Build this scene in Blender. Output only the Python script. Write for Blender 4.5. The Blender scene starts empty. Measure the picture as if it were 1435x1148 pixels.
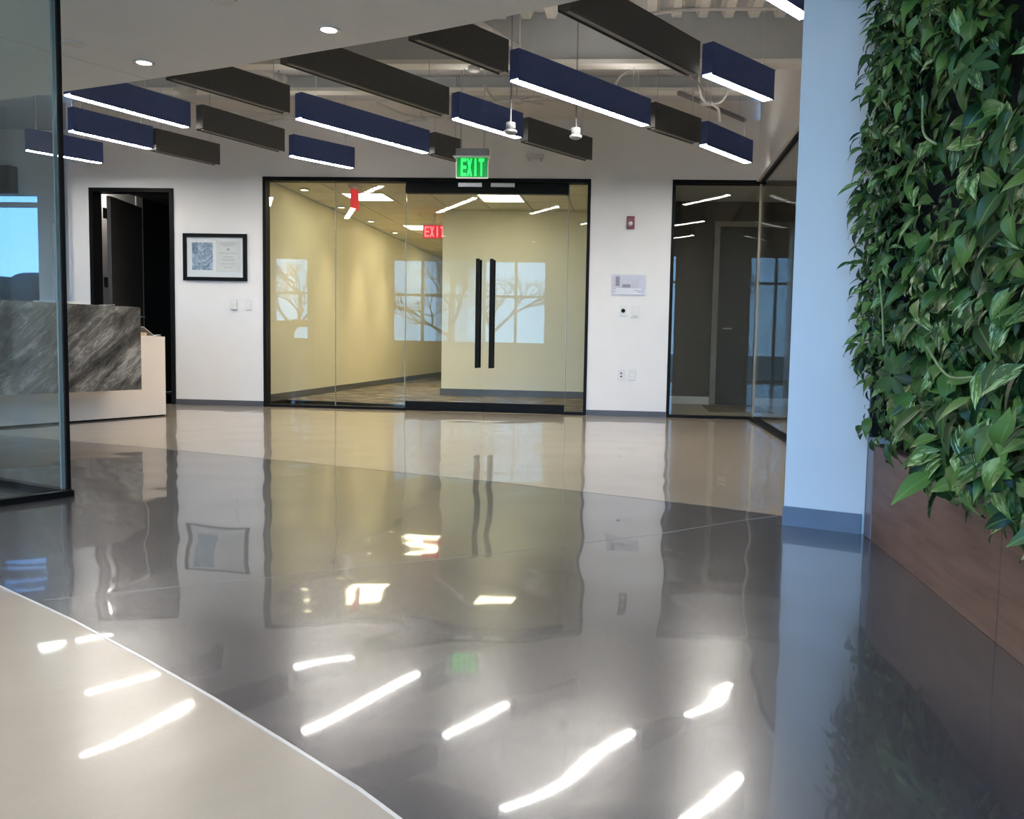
import bpy, bmesh, math, random
from mathutils import Vector, Matrix, Euler
random.seed(7)
PI = math.pi
C = bpy.context.scene.collection
SC = bpy.context.scene

# ------------------------------------------------------------------ camera, world, light, exposure
EYE = Vector((0, 0, 0.78))
def make_camera():
    pitch, roll, yaw = 0.0747179, 0.0213083, -0.0713353
    cp, sp = math.cos(pitch), math.sin(pitch)
    fwd = Vector((math.sin(yaw) * cp, math.cos(yaw) * cp, -sp))
    right = Vector((math.cos(yaw), -math.sin(yaw), 0))
    up = right.cross(fwd)
    c, s = math.cos(roll), math.sin(roll)
    r2 = right * c + up * s
    u2 = up * c - right * s
    m = Matrix((r2, u2, -fwd)).transposed().to_4x4()
    m.translation = EYE
    cd = bpy.data.cameras.new('camera')
    co = bpy.data.objects.new('camera', cd)
    C.objects.link(co)
    co.matrix_world = m
    cd.sensor_width = 36
    cd.sensor_fit = 'HORIZONTAL'
    cd.lens = 1207.03 / 1435 * 36
    cd.shift_x = (717.5 - 801.16) / 1435
    cd.clip_start = 0.05
    cd.clip_end = 500
    SC.camera = co
make_camera()

SKY = 16.0            # strength of the daylight sky
STRIP = 100.0         # radiance of the linear ceiling lights
TROFFER = 13.0
w = bpy.data.worlds.new('sky')
SC.world = w
w.use_nodes = True
nt = w.node_tree
nt.nodes.clear()
wo = nt.nodes.new('ShaderNodeOutputWorld')
bg = nt.nodes.new('ShaderNodeBackground')
tc = nt.nodes.new('ShaderNodeTexCoord')
sx = nt.nodes.new('ShaderNodeSeparateXYZ')
cr = nt.nodes.new('ShaderNodeValToRGB')
cr.color_ramp.elements[0].position = 0.0
cr.color_ramp.elements[0].color = (0.32, 0.62, 1.0, 1)
cr.color_ramp.elements[1].position = 0.7
cr.color_ramp.elements[1].color = (0.16, 0.40, 0.95, 1)
e = cr.color_ramp.elements.new(0.25)
e.color = (0.21, 0.50, 1.0, 1)
nt.links.new(tc.outputs['Generated'], sx.inputs[0])
nt.links.new(sx.outputs['Z'], cr.inputs[0])
nt.links.new(cr.outputs[0], bg.inputs['Color'])
bg.inputs['Strength'].default_value = SKY
nt.links.new(bg.outputs[0], wo.inputs[0])

SC.view_settings.view_transform = 'Standard'
SC.view_settings.look = 'None'
SC.view_settings.exposure = 0.0
SC.view_settings.gamma = 1.0
SC.view_settings.use_curve_mapping = False
SC.cycles.max_bounces = 10
SC.cycles.diffuse_bounces = 5
SC.cycles.glossy_bounces = 5
SC.cycles.transparent_max_bounces = 24
SC.cycles.sample_clamp_indirect = 8.0
SC.cycles.caustics_reflective = False
SC.cycles.caustics_refractive = False

def portal(name, loc, sx_, sy_, rot):
    l = bpy.data.lights.new(name, 'AREA')
    l.shape = 'RECTANGLE'
    l.size, l.size_y = sx_, sy_
    l.cycles.is_portal = True
    o = bpy.data.objects.new(name, l)
    o.location = loc
    o.rotation_euler = rot
    C.objects.link(o)
# daylight enters through the window openings of the front wall and the alcove
portal('daylight_portal', (-9.1, -2.9, 1.85), 1.0, 2.2, (PI / 2, 0, 0))
portal('daylight_portal', (-4.35, -2.9, 1.85), 4.1, 2.2, (PI / 2, 0, 0))
portal('daylight_portal', (0.0, -1.1, 1.68), 2.3, 3.2, (PI / 2, 0, 0))  # opening of the added glazing
def area(name, loc, sx_, sy_, watts, col, spread=180):
    l = bpy.data.lights.new(name, 'AREA')
    l.shape = 'RECTANGLE'; l.size, l.size_y = sx_, sy_
    l.energy = watts; l.color = col; l.spread = math.radians(spread)
    o = bpy.data.objects.new(name, l); o.location = loc
    C.objects.link(o)
# unseen fill lights added near the viewpoint to brighten the room and near floor
area('lobby_fill_light', (-5.6, -0.4, 3.38), 4.0, 0.5, 110, (1.0, 0.95, 0.88))
area('lobby_fill_light', (-2.0, 1.3, 3.38), 2.6, 0.5, 38, (1.0, 0.92, 0.80), 95)
area('lobby_fill_light', (-5.6, 1.6, 3.38), 4.0, 0.5, 110, (1.0, 0.95, 0.88))

# ------------------------------------------------------------------ materials
def newmat(name):
    m = bpy.data.materials.new(name)
    m.use_nodes = True
    return m, m.node_tree, m.node_tree.nodes['Principled BSDF']
def L(nt, a, b): nt.links.new(a, b)
def noise(nt, scale, detail=4, rough=0.55, vec=None, dist=0.0):
    n = nt.nodes.new('ShaderNodeTexNoise')
    n.inputs['Scale'].default_value = scale
    n.inputs['Detail'].default_value = detail
    n.inputs['Roughness'].default_value = rough
    n.inputs['Distortion'].default_value = dist
    if vec is not None: L(nt, vec, n.inputs['Vector'])
    return n
def objvec(nt, scale=(1, 1, 1), rot=(0, 0, 0), loc=(0, 0, 0)):
    # world position as texture space, so that surfaces keep one grain
    g = nt.nodes.new('ShaderNodeNewGeometry')
    mp = nt.nodes.new('ShaderNodeMapping')
    mp.inputs['Scale'].default_value = scale
    mp.inputs['Rotation'].default_value = rot
    mp.inputs['Location'].default_value = loc
    L(nt, g.outputs['Position'], mp.inputs['Vector'])
    return mp.outputs[0]
def ramp(nt, fac, stops):
    r = nt.nodes.new('ShaderNodeValToRGB')
    el = r.color_ramp.elements
    el[0].position, el[0].color = stops[0][0], (*stops[0][1], 1)
    el[1].position, el[1].color = stops[-1][0], (*stops[-1][1], 1)
    for p, c in stops[1:-1]:
        x = el.new(p); x.color = (*c, 1)
    L(nt, fac, r.inputs[0])
    return r.outputs[0]
def bump(nt, bs, h, strength, dist):
    b = nt.nodes.new('ShaderNodeBump')
    b.inputs['Strength'].default_value = strength
    b.inputs['Distance'].default_value = dist
    L(nt, h, b.inputs['Height'])
    L(nt, b.outputs[0], bs.inputs['Normal'])
    return b
def plain(name, col, rough=0.5, var=0.06, scale=6.0, metal=0.0, spec=0.5, bmp=0.0, bscale=60):
    m, nt, b = newmat(name)
    v = objvec(nt)
    n = noise(nt, scale, 3, vec=v)
    lo = tuple(max(0, c * (1 - var)) for c in col)
    hi = tuple(min(1, c * (1 + var)) for c in col)
    L(nt, ramp(nt, n.outputs[0], [(0.3, lo), (0.7, hi)]), b.inputs['Base Color'])
    b.inputs['Roughness'].default_value = rough
    b.inputs['Metallic'].default_value = metal
    b.inputs['Specular IOR Level'].default_value = spec
    if bmp: bump(nt, b, noise(nt, bscale, 3, vec=v).outputs[0], bmp, 0.002)
    return m
def emitter(name, col, strength):
    m, nt, b = newmat(name)
    b.inputs['Base Color'].default_value = (*[0.6 * c for c in col], 1)
    b.inputs['Emission Color'].default_value = (*col, 1)
    b.inputs['Emission Strength'].default_value = strength
    b.inputs['Roughness'].default_value = 0.4
    return m
def glass(name, tint, refl=1.0):
    m = bpy.data.materials.new(name)
    m.use_nodes = True
    nt = m.node_tree
    nt.nodes.clear()
    out = nt.nodes.new('ShaderNodeOutputMaterial')
    mix = nt.nodes.new('ShaderNodeMixShader')
    tr = nt.nodes.new('ShaderNodeBsdfTransparent')
    tr.inputs[0].default_value = (*tint, 1)
    gl = nt.nodes.new('ShaderNodeBsdfGlossy')
    gl.inputs['Roughness'].default_value = 0.0
    lw = nt.nodes.new('ShaderNodeLayerWeight')
    lw.inputs['Blend'].default_value = 0.5
    p = nt.nodes.new('ShaderNodeMath'); p.operation = 'POWER'; p.inputs[1].default_value = 5
    L(nt, lw.outputs['Facing'], p.inputs[0])
    ma = nt.nodes.new('ShaderNodeMath'); ma.operation = 'MULTIPLY_ADD'
    ma.inputs[1].default_value = 1 - 0.034 * refl
    ma.inputs[2].default_value = 0.034 * refl
    L(nt, p.outputs[0], ma.inputs[0])
    L(nt, ma.outputs[0], mix.inputs[0])
    L(nt, tr.outputs[0], mix.inputs[1])
    L(nt, gl.outputs[0], mix.inputs[2])
    L(nt, mix.outputs[0], out.inputs[0])
    return m
def concrete(name, c1, c2, c3, spec=0.5):
    m, nt, b = newmat(name)
    v = objvec(nt)
    n1 = noise(nt, 1.1, 4, 0.58, v, 0.6)
    n2 = noise(nt, 90, 3, 0.6, v)
    base = ramp(nt, n1.outputs[0], [(0.3, c1), (0.52, c2), (0.72, c3)])
    mx = nt.nodes.new('ShaderNodeMixRGB'); mx.blend_type = 'MULTIPLY'; mx.inputs[0].default_value = 0.5
    L(nt, base, mx.inputs[1])
    L(nt, ramp(nt, n2.outputs[0], [(0.3, (0.95, 0.95, 0.95)), (0.65, (1.02, 1.02, 1.02))]), mx.inputs[2])
    L(nt, mx.outputs[0], b.inputs['Base Color'])
    n3 = noise(nt, 2.2, 4, 0.6, v)
    rr = nt.nodes.new('ShaderNodeMapRange')
    rr.inputs['To Min'].default_value = 0.215
    rr.inputs['To Max'].default_value = 0.25
    L(nt, n3.outputs[0], rr.inputs[0])
    L(nt, rr.outputs[0], b.inputs['Roughness'])
    b.inputs['Specular IOR Level'].default_value = spec
    b.inputs['Coat Weight'].default_value = 0.75
    b.inputs['Coat Roughness'].default_value = 0.035
    b.inputs['Coat IOR'].default_value = 1.55
    # slow waviness left by grinding: bends the mirror image of the lamps
    n4 = noise(nt, 3.0, 0.0, 0.5, objvec(nt, loc=(3.37, 1.71, 0.43)))
    bp = nt.nodes.new('ShaderNodeBump')
    bp.inputs['Strength'].default_value = 1.0
    bp.inputs['Distance'].default_value = 0.0040
    L(nt, n4.outputs[0], bp.inputs['Height'])
    L(nt, bp.outputs[0], b.inputs['Coat Normal'])
    L(nt, bp.outputs[0], b.inputs['Normal'])
    return m

M = {}
M['wall'] = plain('white_paint', (0.80, 0.78, 0.765), 0.8, 0.015, 3, spec=0.2, bmp=0.1, bscale=120)
M['soffit'] = plain('soffit_paint', (0.82, 0.84, 0.86), 0.7, 0.02, 2)
M['deck'] = plain('deck_paint', (0.62, 0.63, 0.64), 0.6, 0.05, 3)
M['bulkhead'] = plain('cream_bulkhead_paint', (0.80, 0.74, 0.67), 0.6, 0.02, 3)
M['steel'] = plain('painted_steel', (0.55, 0.57, 0.58), 0.5, 0.05, 4)
M['sensor'] = plain('grey_sensor_plastic', (0.30, 0.30, 0.31), 0.5, 0.04, 20)
M['flange'] = plain('pale_painted_flange', (0.85, 0.82, 0.76), 0.5, 0.03, 4)
M['pipe'] = plain('grey_painted_conduit', (0.60, 0.58, 0.56), 0.45, 0.05, 8)
M['black'] = plain('black_anodised_metal', (0.006, 0.006, 0.006), 0.5, 0.1, 20, spec=0.12)
M['base_grey'] = plain('grey_rubber_base', (0.085, 0.09, 0.105), 0.5, 0.05, 10)
M['base_blue'] = plain('slate_rubber_base', (0.16, 0.19, 0.24), 0.5, 0.05, 10)
M['floor_dark'] = concrete('dark_polished_concrete', (0.056, 0.051, 0.054), (0.066, 0.060, 0.063), (0.080, 0.073, 0.076), 0.75)
M['floor_light'] = concrete('pale_polished_concrete', (0.345, 0.285, 0.215), (0.395, 0.330, 0.255), (0.445, 0.378, 0.30))
M['strip_trim'] = plain('zinc_divider_strip', (0.62, 0.60, 0.57), 0.3, 0.05, 10, metal=0.4)
M['glass_clear'] = glass('clear_glass', (0.955, 0.97, 0.955), 0.7)
M['glass_tint'] = glass('teal_tinted_glass', (0.915, 0.965, 0.975), 0.8)
M['glass_edge'] = plain('green_glass_edge', (0.22, 0.28, 0.27), 0.15, 0.1, 10)
M['glass_dimming'] = glass('sky_dimming_glass', (0.33, 0.34, 0.37), 1.0)  # dark tint added to dim the strong sky behind the alcove window
M['glass_window'] = glass('window_glass', (0.93, 0.97, 0.97), 1.0)
M['white_metal'] = plain('white_metal', (0.78, 0.78, 0.77), 0.4, 0.03, 10)
M['white_plastic'] = plain('white_plastic', (0.74, 0.73, 0.70), 0.35, 0.03, 10)
M['grey_plastic'] = plain('grey_plastic', (0.30, 0.30, 0.30), 0.4, 0.05, 10)
M['silver'] = plain('brushed_silver', (0.62, 0.62, 0.62), 0.35, 0.05, 30, metal=0.7)
def felt(name, col):
    m, nt, b = newmat(name)
    v = objvec(nt)
    n = noise(nt, 140, 4, 0.7, v)
    L(nt, ramp(nt, n.outputs[0], [(0.3, tuple(c * 0.72 for c in col)), (0.7, tuple(c * 1.28 for c in col))]), b.inputs['Base Color'])
    b.inputs['Roughness'].default_value = 0.9
    b.inputs['Specular IOR Level'].default_value = 0.03
    bump(nt, b, n.outputs[0], 0.3, 0.002)
    return m
M['felt_blue'] = felt('navy_blue_felt', (0.092, 0.125, 0.29))
M['felt_grey'] = felt('charcoal_felt', (0.112, 0.111, 0.108))
M['felt_slot'] = plain('dark_channel', (0.16, 0.155, 0.145), 0.5, 0.05)
M['led'] = emitter('led_diffuser', (1.0, 0.945, 0.865), STRIP)
M['uplight'] = emitter('uplight_diffuser', (1.0, 0.95, 0.89), 8.5)
M['downlight_on'] = emitter('downlight_lens', (1.0, 0.93, 0.80), 22)
M['troffer'] = emitter('troffer_lens', (1.0, 0.90, 0.56), TROFFER)
M['exit_green'] = emitter('exit_letter_green', (0.03, 1.0, 0.14), 1.6)
M['exit_panel'] = emitter('exit_panel_green', (0.0, 0.30, 0.05), 0.55)
M['exit_red'] = emitter('exit_letter_red', (1.0, 0.22, 0.25), 1.3)
M['exit_red_panel'] = emitter('exit_panel_red', (0.75, 0.02, 0.04), 0.75)
M['corridor_wall'] = plain('cream_corridor_paint', (0.80, 0.765, 0.63), 0.55, 0.02, 3)
M['tile'] = plain('mineral_ceiling_tile', (0.70, 0.66, 0.55), 0.8, 0.04, 40)
M['tile_gap'] = plain('ceiling_grid_metal', (0.42, 0.39, 0.30), 0.5, 0.04)
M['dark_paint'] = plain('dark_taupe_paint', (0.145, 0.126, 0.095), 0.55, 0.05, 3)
M['dark_door'] = plain('dark_brown_door', (0.085, 0.072, 0.056), 0.4, 0.05, 3)
M['closet'] = plain('unlit_room_black', (0.016, 0.016, 0.017), 0.6, 0.05, 3)  # near-black stands for the unlit room behind the doorway
M['taupe_frame'] = plain('taupe_door_frame', (0.34, 0.30, 0.23), 0.4, 0.05, 3)
M['dark_room_floor'] = plain('tan_tile_floor', (0.42, 0.37, 0.28), 0.3, 0.06, 2)
M['mat'] = plain('brown_floor_mat', (0.20, 0.16, 0.12), 0.9, 0.12, 60)
M['desk'] = plain('off_white_laminate', (0.80, 0.71, 0.63), 0.4, 0.015, 2)
M['paper'] = plain('white_paper', (0.80, 0.79, 0.76), 0.6, 0.03, 20)
M['tan_paper'] = plain('tan_printed_paper', (0.55, 0.40, 0.24), 0.6, 0.35, 40)
M['red'] = plain('red_alarm_plastic', (0.17, 0.012, 0.03), 0.35, 0.06, 20)
M['tree'] = plain('bare_bark', (0.22, 0.19, 0.16), 0.9, 0.2, 10)
M['lawn'] = plain('winter_lawn', (0.16, 0.16, 0.10), 0.95, 0.2, 1)
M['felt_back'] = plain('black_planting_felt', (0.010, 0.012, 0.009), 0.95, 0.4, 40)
M['brown_shade'] = plain('brown_wood_soffit', (0.055, 0.030, 0.018), 0.5, 0.2, 6)
M['hedge'] = plain('dark_hedge_leaves', (0.016, 0.030, 0.018), 0.9, 0.5, 3, bmp=0.8, bscale=5)

def stone():
    m, nt, b = newmat('grey_veined_marble')
    v = objvec(nt, (1.0, 1.0, 1.0), (-0.75, 0.0, 0.0))
    st = nt.nodes.new('ShaderNodeMapping'); st.inputs['Scale'].default_value = (1.0, 1.0, 4.0)
    L(nt, v, st.inputs[0])
    n = noise(nt, 1.7, 8, 0.66, st.outputs[0], 1.2)
    n2 = noise(nt, 7.0, 6, 0.7, st.outputs[0], 2.0)
    mx = nt.nodes.new('ShaderNodeMath'); mx.operation = 'MULTIPLY_ADD'; mx.inputs[1].default_value = 0.35
    L(nt, n2.outputs[0], mx.inputs[0]); 
    sc = nt.nodes.new('ShaderNodeMath'); sc.operation = 'MULTIPLY'; sc.inputs[1].default_value = 0.65
    L(nt, n.outputs[0], sc.inputs[0]); L(nt, sc.outputs[0], mx.inputs[2])
    L(nt, ramp(nt, mx.outputs[0], [(0.38, (0.018, 0.017, 0.016)), (0.46, (0.07, 0.066, 0.060)), (0.53, (0.15, 0.14, 0.128)), (0.62, (0.36, 0.34, 0.31))]), b.inputs['Base Color'])
    b.inputs['Roughness'].default_value = 0.28
    return m
M['marble'] = stone()
def wood():
    m, nt, b = newmat('brown_walnut_laminate')
    v = objvec(nt, (3.0, 3.0, 26.0))
    n = noise(nt, 1.0, 6, 0.6, v, 0.4)
    n2 = noise(nt, 2.5, 3, 0.5, objvec(nt))
    mx = nt.nodes.new('ShaderNodeMixRGB'); mx.blend_type = 'MULTIPLY'; mx.inputs[0].default_value = 0.6
    L(nt, ramp(nt, n.outputs[0], [(0.3, (0.165, 0.088, 0.060)), (0.5, (0.215, 0.118, 0.080)), (0.72, (0.26, 0.150, 0.105))]), mx.inputs[1])
    L(nt, ramp(nt, n2.outputs[0], [(0.3, (0.8, 0.8, 0.8)), (0.7, (1, 1, 1))]), mx.inputs[2])
    L(nt, mx.outputs[0], b.inputs['Base Color'])
    b.inputs['Roughness'].default_value = 0.48
    b.inputs['Specular IOR Level'].default_value = 0.25
    return m
M['wood'] = wood()
def carpet():
    m, nt, b = newmat('streaked_brown_carpet')
    v = objvec(nt, (1.0, 5.0, 1), (0, 0, 0.35))
    n = noise(nt, 2.4, 4, 0.65, v, 0.8)
    L(nt, ramp(nt, n.outputs[0], [(0.32, (0.035, 0.030, 0.024)), (0.5, (0.105, 0.094, 0.076)), (0.62, (0.30, 0.275, 0.225))]), b.inputs['Base Color'])
    b.inputs['Roughness'].default_value = 0.95
    b.inputs['Specular IOR Level'].default_value = 0.1
    return m
M['carpet'] = carpet()
def print_mat():
    m, nt, b = newmat('blue_grey_art_print')
    v = objvec(nt, (6, 1, 5))
    n = noise(nt, 1.6, 6, 0.65, v, 2.5)
    L(nt, ramp(nt, n.outputs[0], [(0.34, (0.10, 0.15, 0.24)), (0.5, (0.28, 0.38, 0.52)), (0.62, (0.62, 0.72, 0.82))]), b.inputs['Base Color'])
    b.inputs['Roughness'].default_value = 0.3
    return m
M['print'] = print_mat()
def leafmat(name, dark, mid, pale, var):
    m, nt, b = newmat(name)
    oi = nt.nodes.new('ShaderNodeObjectInfo')
    g = nt.nodes.new('ShaderNodeNewGeometry')
    ad = nt.nodes.new('ShaderNodeMath'); ad.operation = 'ADD'
    L(nt, oi.outputs['Random'], ad.inputs[0]); L(nt, g.outputs['Random Per Island'], ad.inputs[1])
    fr = nt.nodes.new('ShaderNodeMath'); fr.operation = 'FRACT'
    L(nt, ad.outputs[0], fr.inputs[0])
    base = ramp(nt, fr.outputs[0], [(0.0, dark), (0.5, mid), (0.97, tuple(min(1, c * 1.5) for c in mid))])
    uv = nt.nodes.new('ShaderNodeUVMap')
    mp = nt.nodes.new('ShaderNodeMapping'); mp.inputs['Scale'].default_value = (7.0, 2.2, 1)
    L(nt, uv.outputs[0], mp.inputs[0])
    cx = nt.nodes.new('ShaderNodeCombineXYZ')
    ml = nt.nodes.new('ShaderNodeMath'); ml.operation = 'MULTIPLY'; ml.inputs[1].default_value = 37.0
    L(nt, fr.outputs[0], ml.inputs[0]); L(nt, ml.outputs[0], cx.inputs[2]); L(nt, ml.outputs[0], cx.inputs[0])
    va = nt.nodes.new('ShaderNodeVectorMath'); L(nt, mp.outputs[0], va.inputs[0]); L(nt, cx.outputs[0], va.inputs[1])
    n = noise(nt, 1.0, 4, 0.6, va.outputs[0], 0.8)
    th = nt.nodes.new('ShaderNodeMapRange')
    th.inputs['From Min'].default_value = 0.50; th.inputs['From Max'].default_value = 0.62
    L(nt, n.outputs[0], th.inputs[0])
    # a share of the leaves is variegated
    tg = nt.nodes.new('ShaderNodeMapRange')
    tg.inputs['From Min'].default_value = 1 - var; tg.inputs['From Max'].default_value = 1 - var + 0.15
    m2 = nt.nodes.new('ShaderNodeMath'); m2.operation = 'MULTIPLY'; m2.inputs[1].default_value = 7.31
    f2 = nt.nodes.new('ShaderNodeMath'); f2.operation = 'FRACT'
    L(nt, fr.outputs[0], m2.inputs[0]); L(nt, m2.outputs[0], f2.inputs[0]); L(nt, f2.outputs[0], tg.inputs[0])
    mu = nt.nodes.new('ShaderNodeMath'); mu.operation = 'MULTIPLY'
    L(nt, th.outputs[0], mu.inputs[0]); L(nt, tg.outputs[0], mu.inputs[1])
    mx = nt.nodes.new('ShaderNodeMixRGB')
    mx.inputs[2].default_value = (*pale, 1)
    L(nt, mu.outputs[0], mx.inputs[0]); L(nt, base, mx.inputs[1])
    # midrib: u = 0.5
    su = nt.nodes.new('ShaderNodeSeparateXYZ'); L(nt, uv.outputs[0], su.inputs[0])
    d = nt.nodes.new('ShaderNodeMath'); d.operation = 'SUBTRACT'; d.inputs[1].default_value = 0.5; L(nt, su.outputs[0], d.inputs[0])
    a = nt.nodes.new('ShaderNodeMath'); a.operation = 'ABSOLUTE'; L(nt, d.outputs[0], a.inputs[0])
    r = nt.nodes.new('ShaderNodeMapRange'); r.inputs['From Min'].default_value = 0.015; r.inputs['From Max'].default_value = 0.05
    r.inputs['To Min'].default_value = 0.55; r.inputs['To Max'].default_value = 0.0
    L(nt, a.outputs[0], r.inputs[0])
    mx2 = nt.nodes.new('ShaderNodeMixRGB'); mx2.inputs[2].default_value = (*tuple(min(1, c * 2.2) for c in mid), 1)
    L(nt, r.outputs[0], mx2.inputs[0]); L(nt, mx.outputs[0], mx2.inputs[1])
    L(nt, mx2.outputs[0], b.inputs['Base Color'])
    b.inputs['Roughness'].default_value = 0.42
    b.inputs['Specular IOR Level'].default_value = 0.32
    b.inputs['Transmission Weight'].default_value = 0.0
    return m
M['leaf'] = leafmat('variegated_green_leaf', (0.011, 0.036, 0.010), (0.070, 0.134, 0.028), (0.46, 0.58, 0.26), 0.35)
M['leaf_dark'] = leafmat('dark_green_leaf', (0.009, 0.032, 0.010), (0.028, 0.068, 0.019), (0.20, 0.32, 0.10), 0.15)
M['stem'] = plain('green_vine_stem', (0.22, 0.30, 0.12), 0.5, 0.15, 30)

# ------------------------------------------------------------------ builders
ORG = {}
def wloc(o): return ORG[o.name] if o is not None else Vector((0, 0, 0))
def link(name, data, world, parent):
    o = bpy.data.objects.new(name, data)
    C.objects.link(o)
    o.location = Vector(world) - wloc(parent)
    if parent is not None: o.parent = parent
    ORG[o.name] = Vector(world)
    return o
def empty(name, loc, label=None, cat=None, group=None, kind=None):
    o = link(name, None, loc, None)
    o.empty_display_size = 0.1
    return tag(o, label, cat, group, kind)
def tag(o, label=None, cat=None, group=None, kind=None):
    if label: o['label'] = label
    if cat: o['category'] = cat
    if group: o['group'] = group
    if kind: o['kind'] = kind
    return o
def obj(name, bm, mats, parent=None, smooth=False, base=False):
    """link a bmesh given in world coordinates; origin goes to the middle (or base) of its bounds"""
    if not isinstance(mats, (list, tuple)): mats = [mats]
    bmesh.ops.recalc_face_normals(bm, faces=bm.faces[:])
    xs = [v.co.x for v in bm.verts]; ys = [v.co.y for v in bm.verts]; zs = [v.co.z for v in bm.verts]
    c = Vector(((min(xs) + max(xs)) / 2, (min(ys) + max(ys)) / 2, min(zs) if base else (min(zs) + max(zs)) / 2))
    for v in bm.verts: v.co -= c
    me = bpy.data.meshes.new(name)
    bm.to_mesh(me); bm.free()
    for m in mats: me.materials.append(m)
    if smooth:
        for p in me.polygons: p.use_smooth = True
    return link(name, me, c, parent)
def bx(x0, x1, y0, y1, z0, z1, bm=None, bev=0.0, mi=0):
    own = bm or bmesh.new()
    g = bmesh.ops.create_cube(own, size=1.0)
    for v in g['verts']:
        v.co = Vector(((x0 + x1) / 2 + v.co.x * (x1 - x0), (y0 + y1) / 2 + v.co.y * (y1 - y0), (z0 + z1) / 2 + v.co.z * (z1 - z0)))
    fs = set(f for v in g['verts'] for f in v.link_faces)
    for f in fs: f.material_index = mi
    if bev:
        es = list(set(e for v in g['verts'] for e in v.link_edges))
        bmesh.ops.bevel(own, geom=es, offset=bev, segments=2, affect='EDGES', profile=0.5)
    return own
def obox(p, d, length, s0, s1, z0, z1, bm=None, t0=0.0, bev=0.0):
    """box along unit direction d from p; s measured to the right of d"""
    own = bm or bmesh.new()
    r = Vector((d.y, -d.x, 0))
    g = bmesh.ops.create_cube(own, size=1.0)
    for v in g['verts']:
        t = t0 + (v.co.x + 0.5) * (length - t0)
        s = s0 + (v.co.y + 0.5) * (s1 - s0)
        z = z0 + (v.co.z + 0.5) * (z1 - z0)
        q = Vector((p[0], p[1], 0)) + d * t + r * s
        v.co = Vector((q.x, q.y, z))
    if bev:
        es = list(set(e for v in g['verts'] for e in v.link_edges))
        bmesh.ops.bevel(own, geom=es, offset=bev, segments=2, affect='EDGES', profile=0.5)
    return own
def cyl(p0, p1, r, n=12, bm=None, r2=None):
    own = bm or bmesh.new()
    p0, p1 = Vector(p0), Vector(p1)
    d = p1 - p0
    g = bmesh.ops.create_cone(own, cap_ends=True, segments=n, radius1=r, radius2=r if r2 is None else r2, depth=d.length)
    q = Vector((0, 0, 1)).rotation_difference(d.normalized()).to_matrix().to_4x4()
    q.translation = (p0 + p1) / 2
    bmesh.ops.transform(own, matrix=q, verts=g['verts'])
    return own
def lathe(c, prof, n=20, bm=None):
    own = bm or bmesh.new()
    rings = []
    for r, z in prof:
        rings.append([own.verts.new((c[0] + r * math.cos(2 * PI * i / n), c[1] + r * math.sin(2 * PI * i / n), c[2] + z)) for i in range(n)])
    for a, b in zip(rings, rings[1:]):
        for i in range(n): own.faces.new((a[i], a[(i + 1) % n], b[(i + 1) % n], b[i]))
    own.faces.new(rings[0]); own.faces.new(rings[-1])
    return own
def tube(pts, r, n=8, bm=None, sub=6):
    """smooth bent tube through points"""
    own = bm or bmesh.new()
    P = [Vector(p) for p in pts]
    if len(P) > 2 and sub:
        Q = []
        for i in range(len(P) - 1):
            a = P[max(i - 1, 0)]; b = P[i]; c = P[i + 1]; d = P[min(i + 2, len(P) - 1)]
            for k in range(sub):
                t = k / sub
                Q.append(0.5 * ((2 * b) + (c - a) * t + (2 * a - 5 * b + 4 * c - d) * t * t + (3 * b - a - 3 * c + d) * t ** 3))
        Q.append(P[-1]); P = Q
    rings = []
    up = Vector((0, 0, 1))
    for i, p in enumerate(P):
        t = (P[min(i + 1, len(P) - 1)] - P[max(i - 1, 0)]).normalized()
        s = t.cross(up)
        if s.length < 1e-3: s = t.cross(Vector((1, 0, 0)))
        s.normalize(); u = s.cross(t)
        rings.append([own.verts.new(p + s * (r * math.cos(2 * PI * k / n)) + u * (r * math.sin(2 * PI * k / n))) for k in range(n)])
    for a, b in zip(rings, rings[1:]):
        for i in range(n): own.faces.new((a[i], a[(i + 1) % n], b[(i + 1) % n], b[i]))
    own.faces.new(rings[0]); own.faces.new(rings[-1])
    return own
def prism(poly, z0, z1, bm=None):
    own = bm or bmesh.new()
    a = [own.verts.new((x, y, z0)) for x, y in poly]
    b = [own.verts.new((x, y, z1)) for x, y in poly]
    n = len(poly)
    own.faces.new(a); own.faces.new(b)
    for i in range(n): own.faces.new((a[i], a[(i + 1) % n], b[(i + 1) % n], b[i]))
    return own
def struct(name, bm, m, parent=None, smooth=False):
    o = obj(name, bm, m, parent, smooth)
    if parent is None: o['kind'] = 'structure'
    return o

# ------------------------------------------------------------------ the room shell
YW = 9.60          # face of the white back wall
XP = 1.28          # plane of the glass partition on the right
DECK = 3.45
far_line = [(-10.0, 7.75), (-7.0, 6.92), (-4.82, 6.22), (-3.18, 5.70), (-2.38, 5.41), (-0.74, 4.77), (0.41, 4.24), (0.71, 4.07), (1.28, 3.76)]
near_curve = [(-10.0, 5.75), (-6.0, 4.45), (-3.5, 3.37), (-2.5, 2.84), (-1.94, 2.48), (-1.53, 2.215), (-1.17, 1.96), (-0.89, 1.755), (-0.65, 1.57), (-0.46, 1.42), (-0.36, 1.33), (-0.2, 1.16), (0.0, 0.87), (0.3, 0.25), (0.6, -0.8), (0.8, -3.2)]
def ngon(bm, pts, mi):
    vs = [bm.verts.new((x, y, 0)) for x, y in pts]
    f = bm.faces.new(vs); f.material_index = mi
    if f.normal.z < 0: f.normal_flip()
fl = bmesh.new()
ngon(fl, far_line + [(1.28, YW + 0.02), (-6.5, YW + 0.02), (-6.5, 11.2), (-10.0, 11.2)], 1)
ngon(fl, near_curve + [(1.28, -3.2)] + far_line[::-1], 0)
ngon(fl, near_curve[::-1] + [(-10.0, -3.2)], 1)
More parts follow.
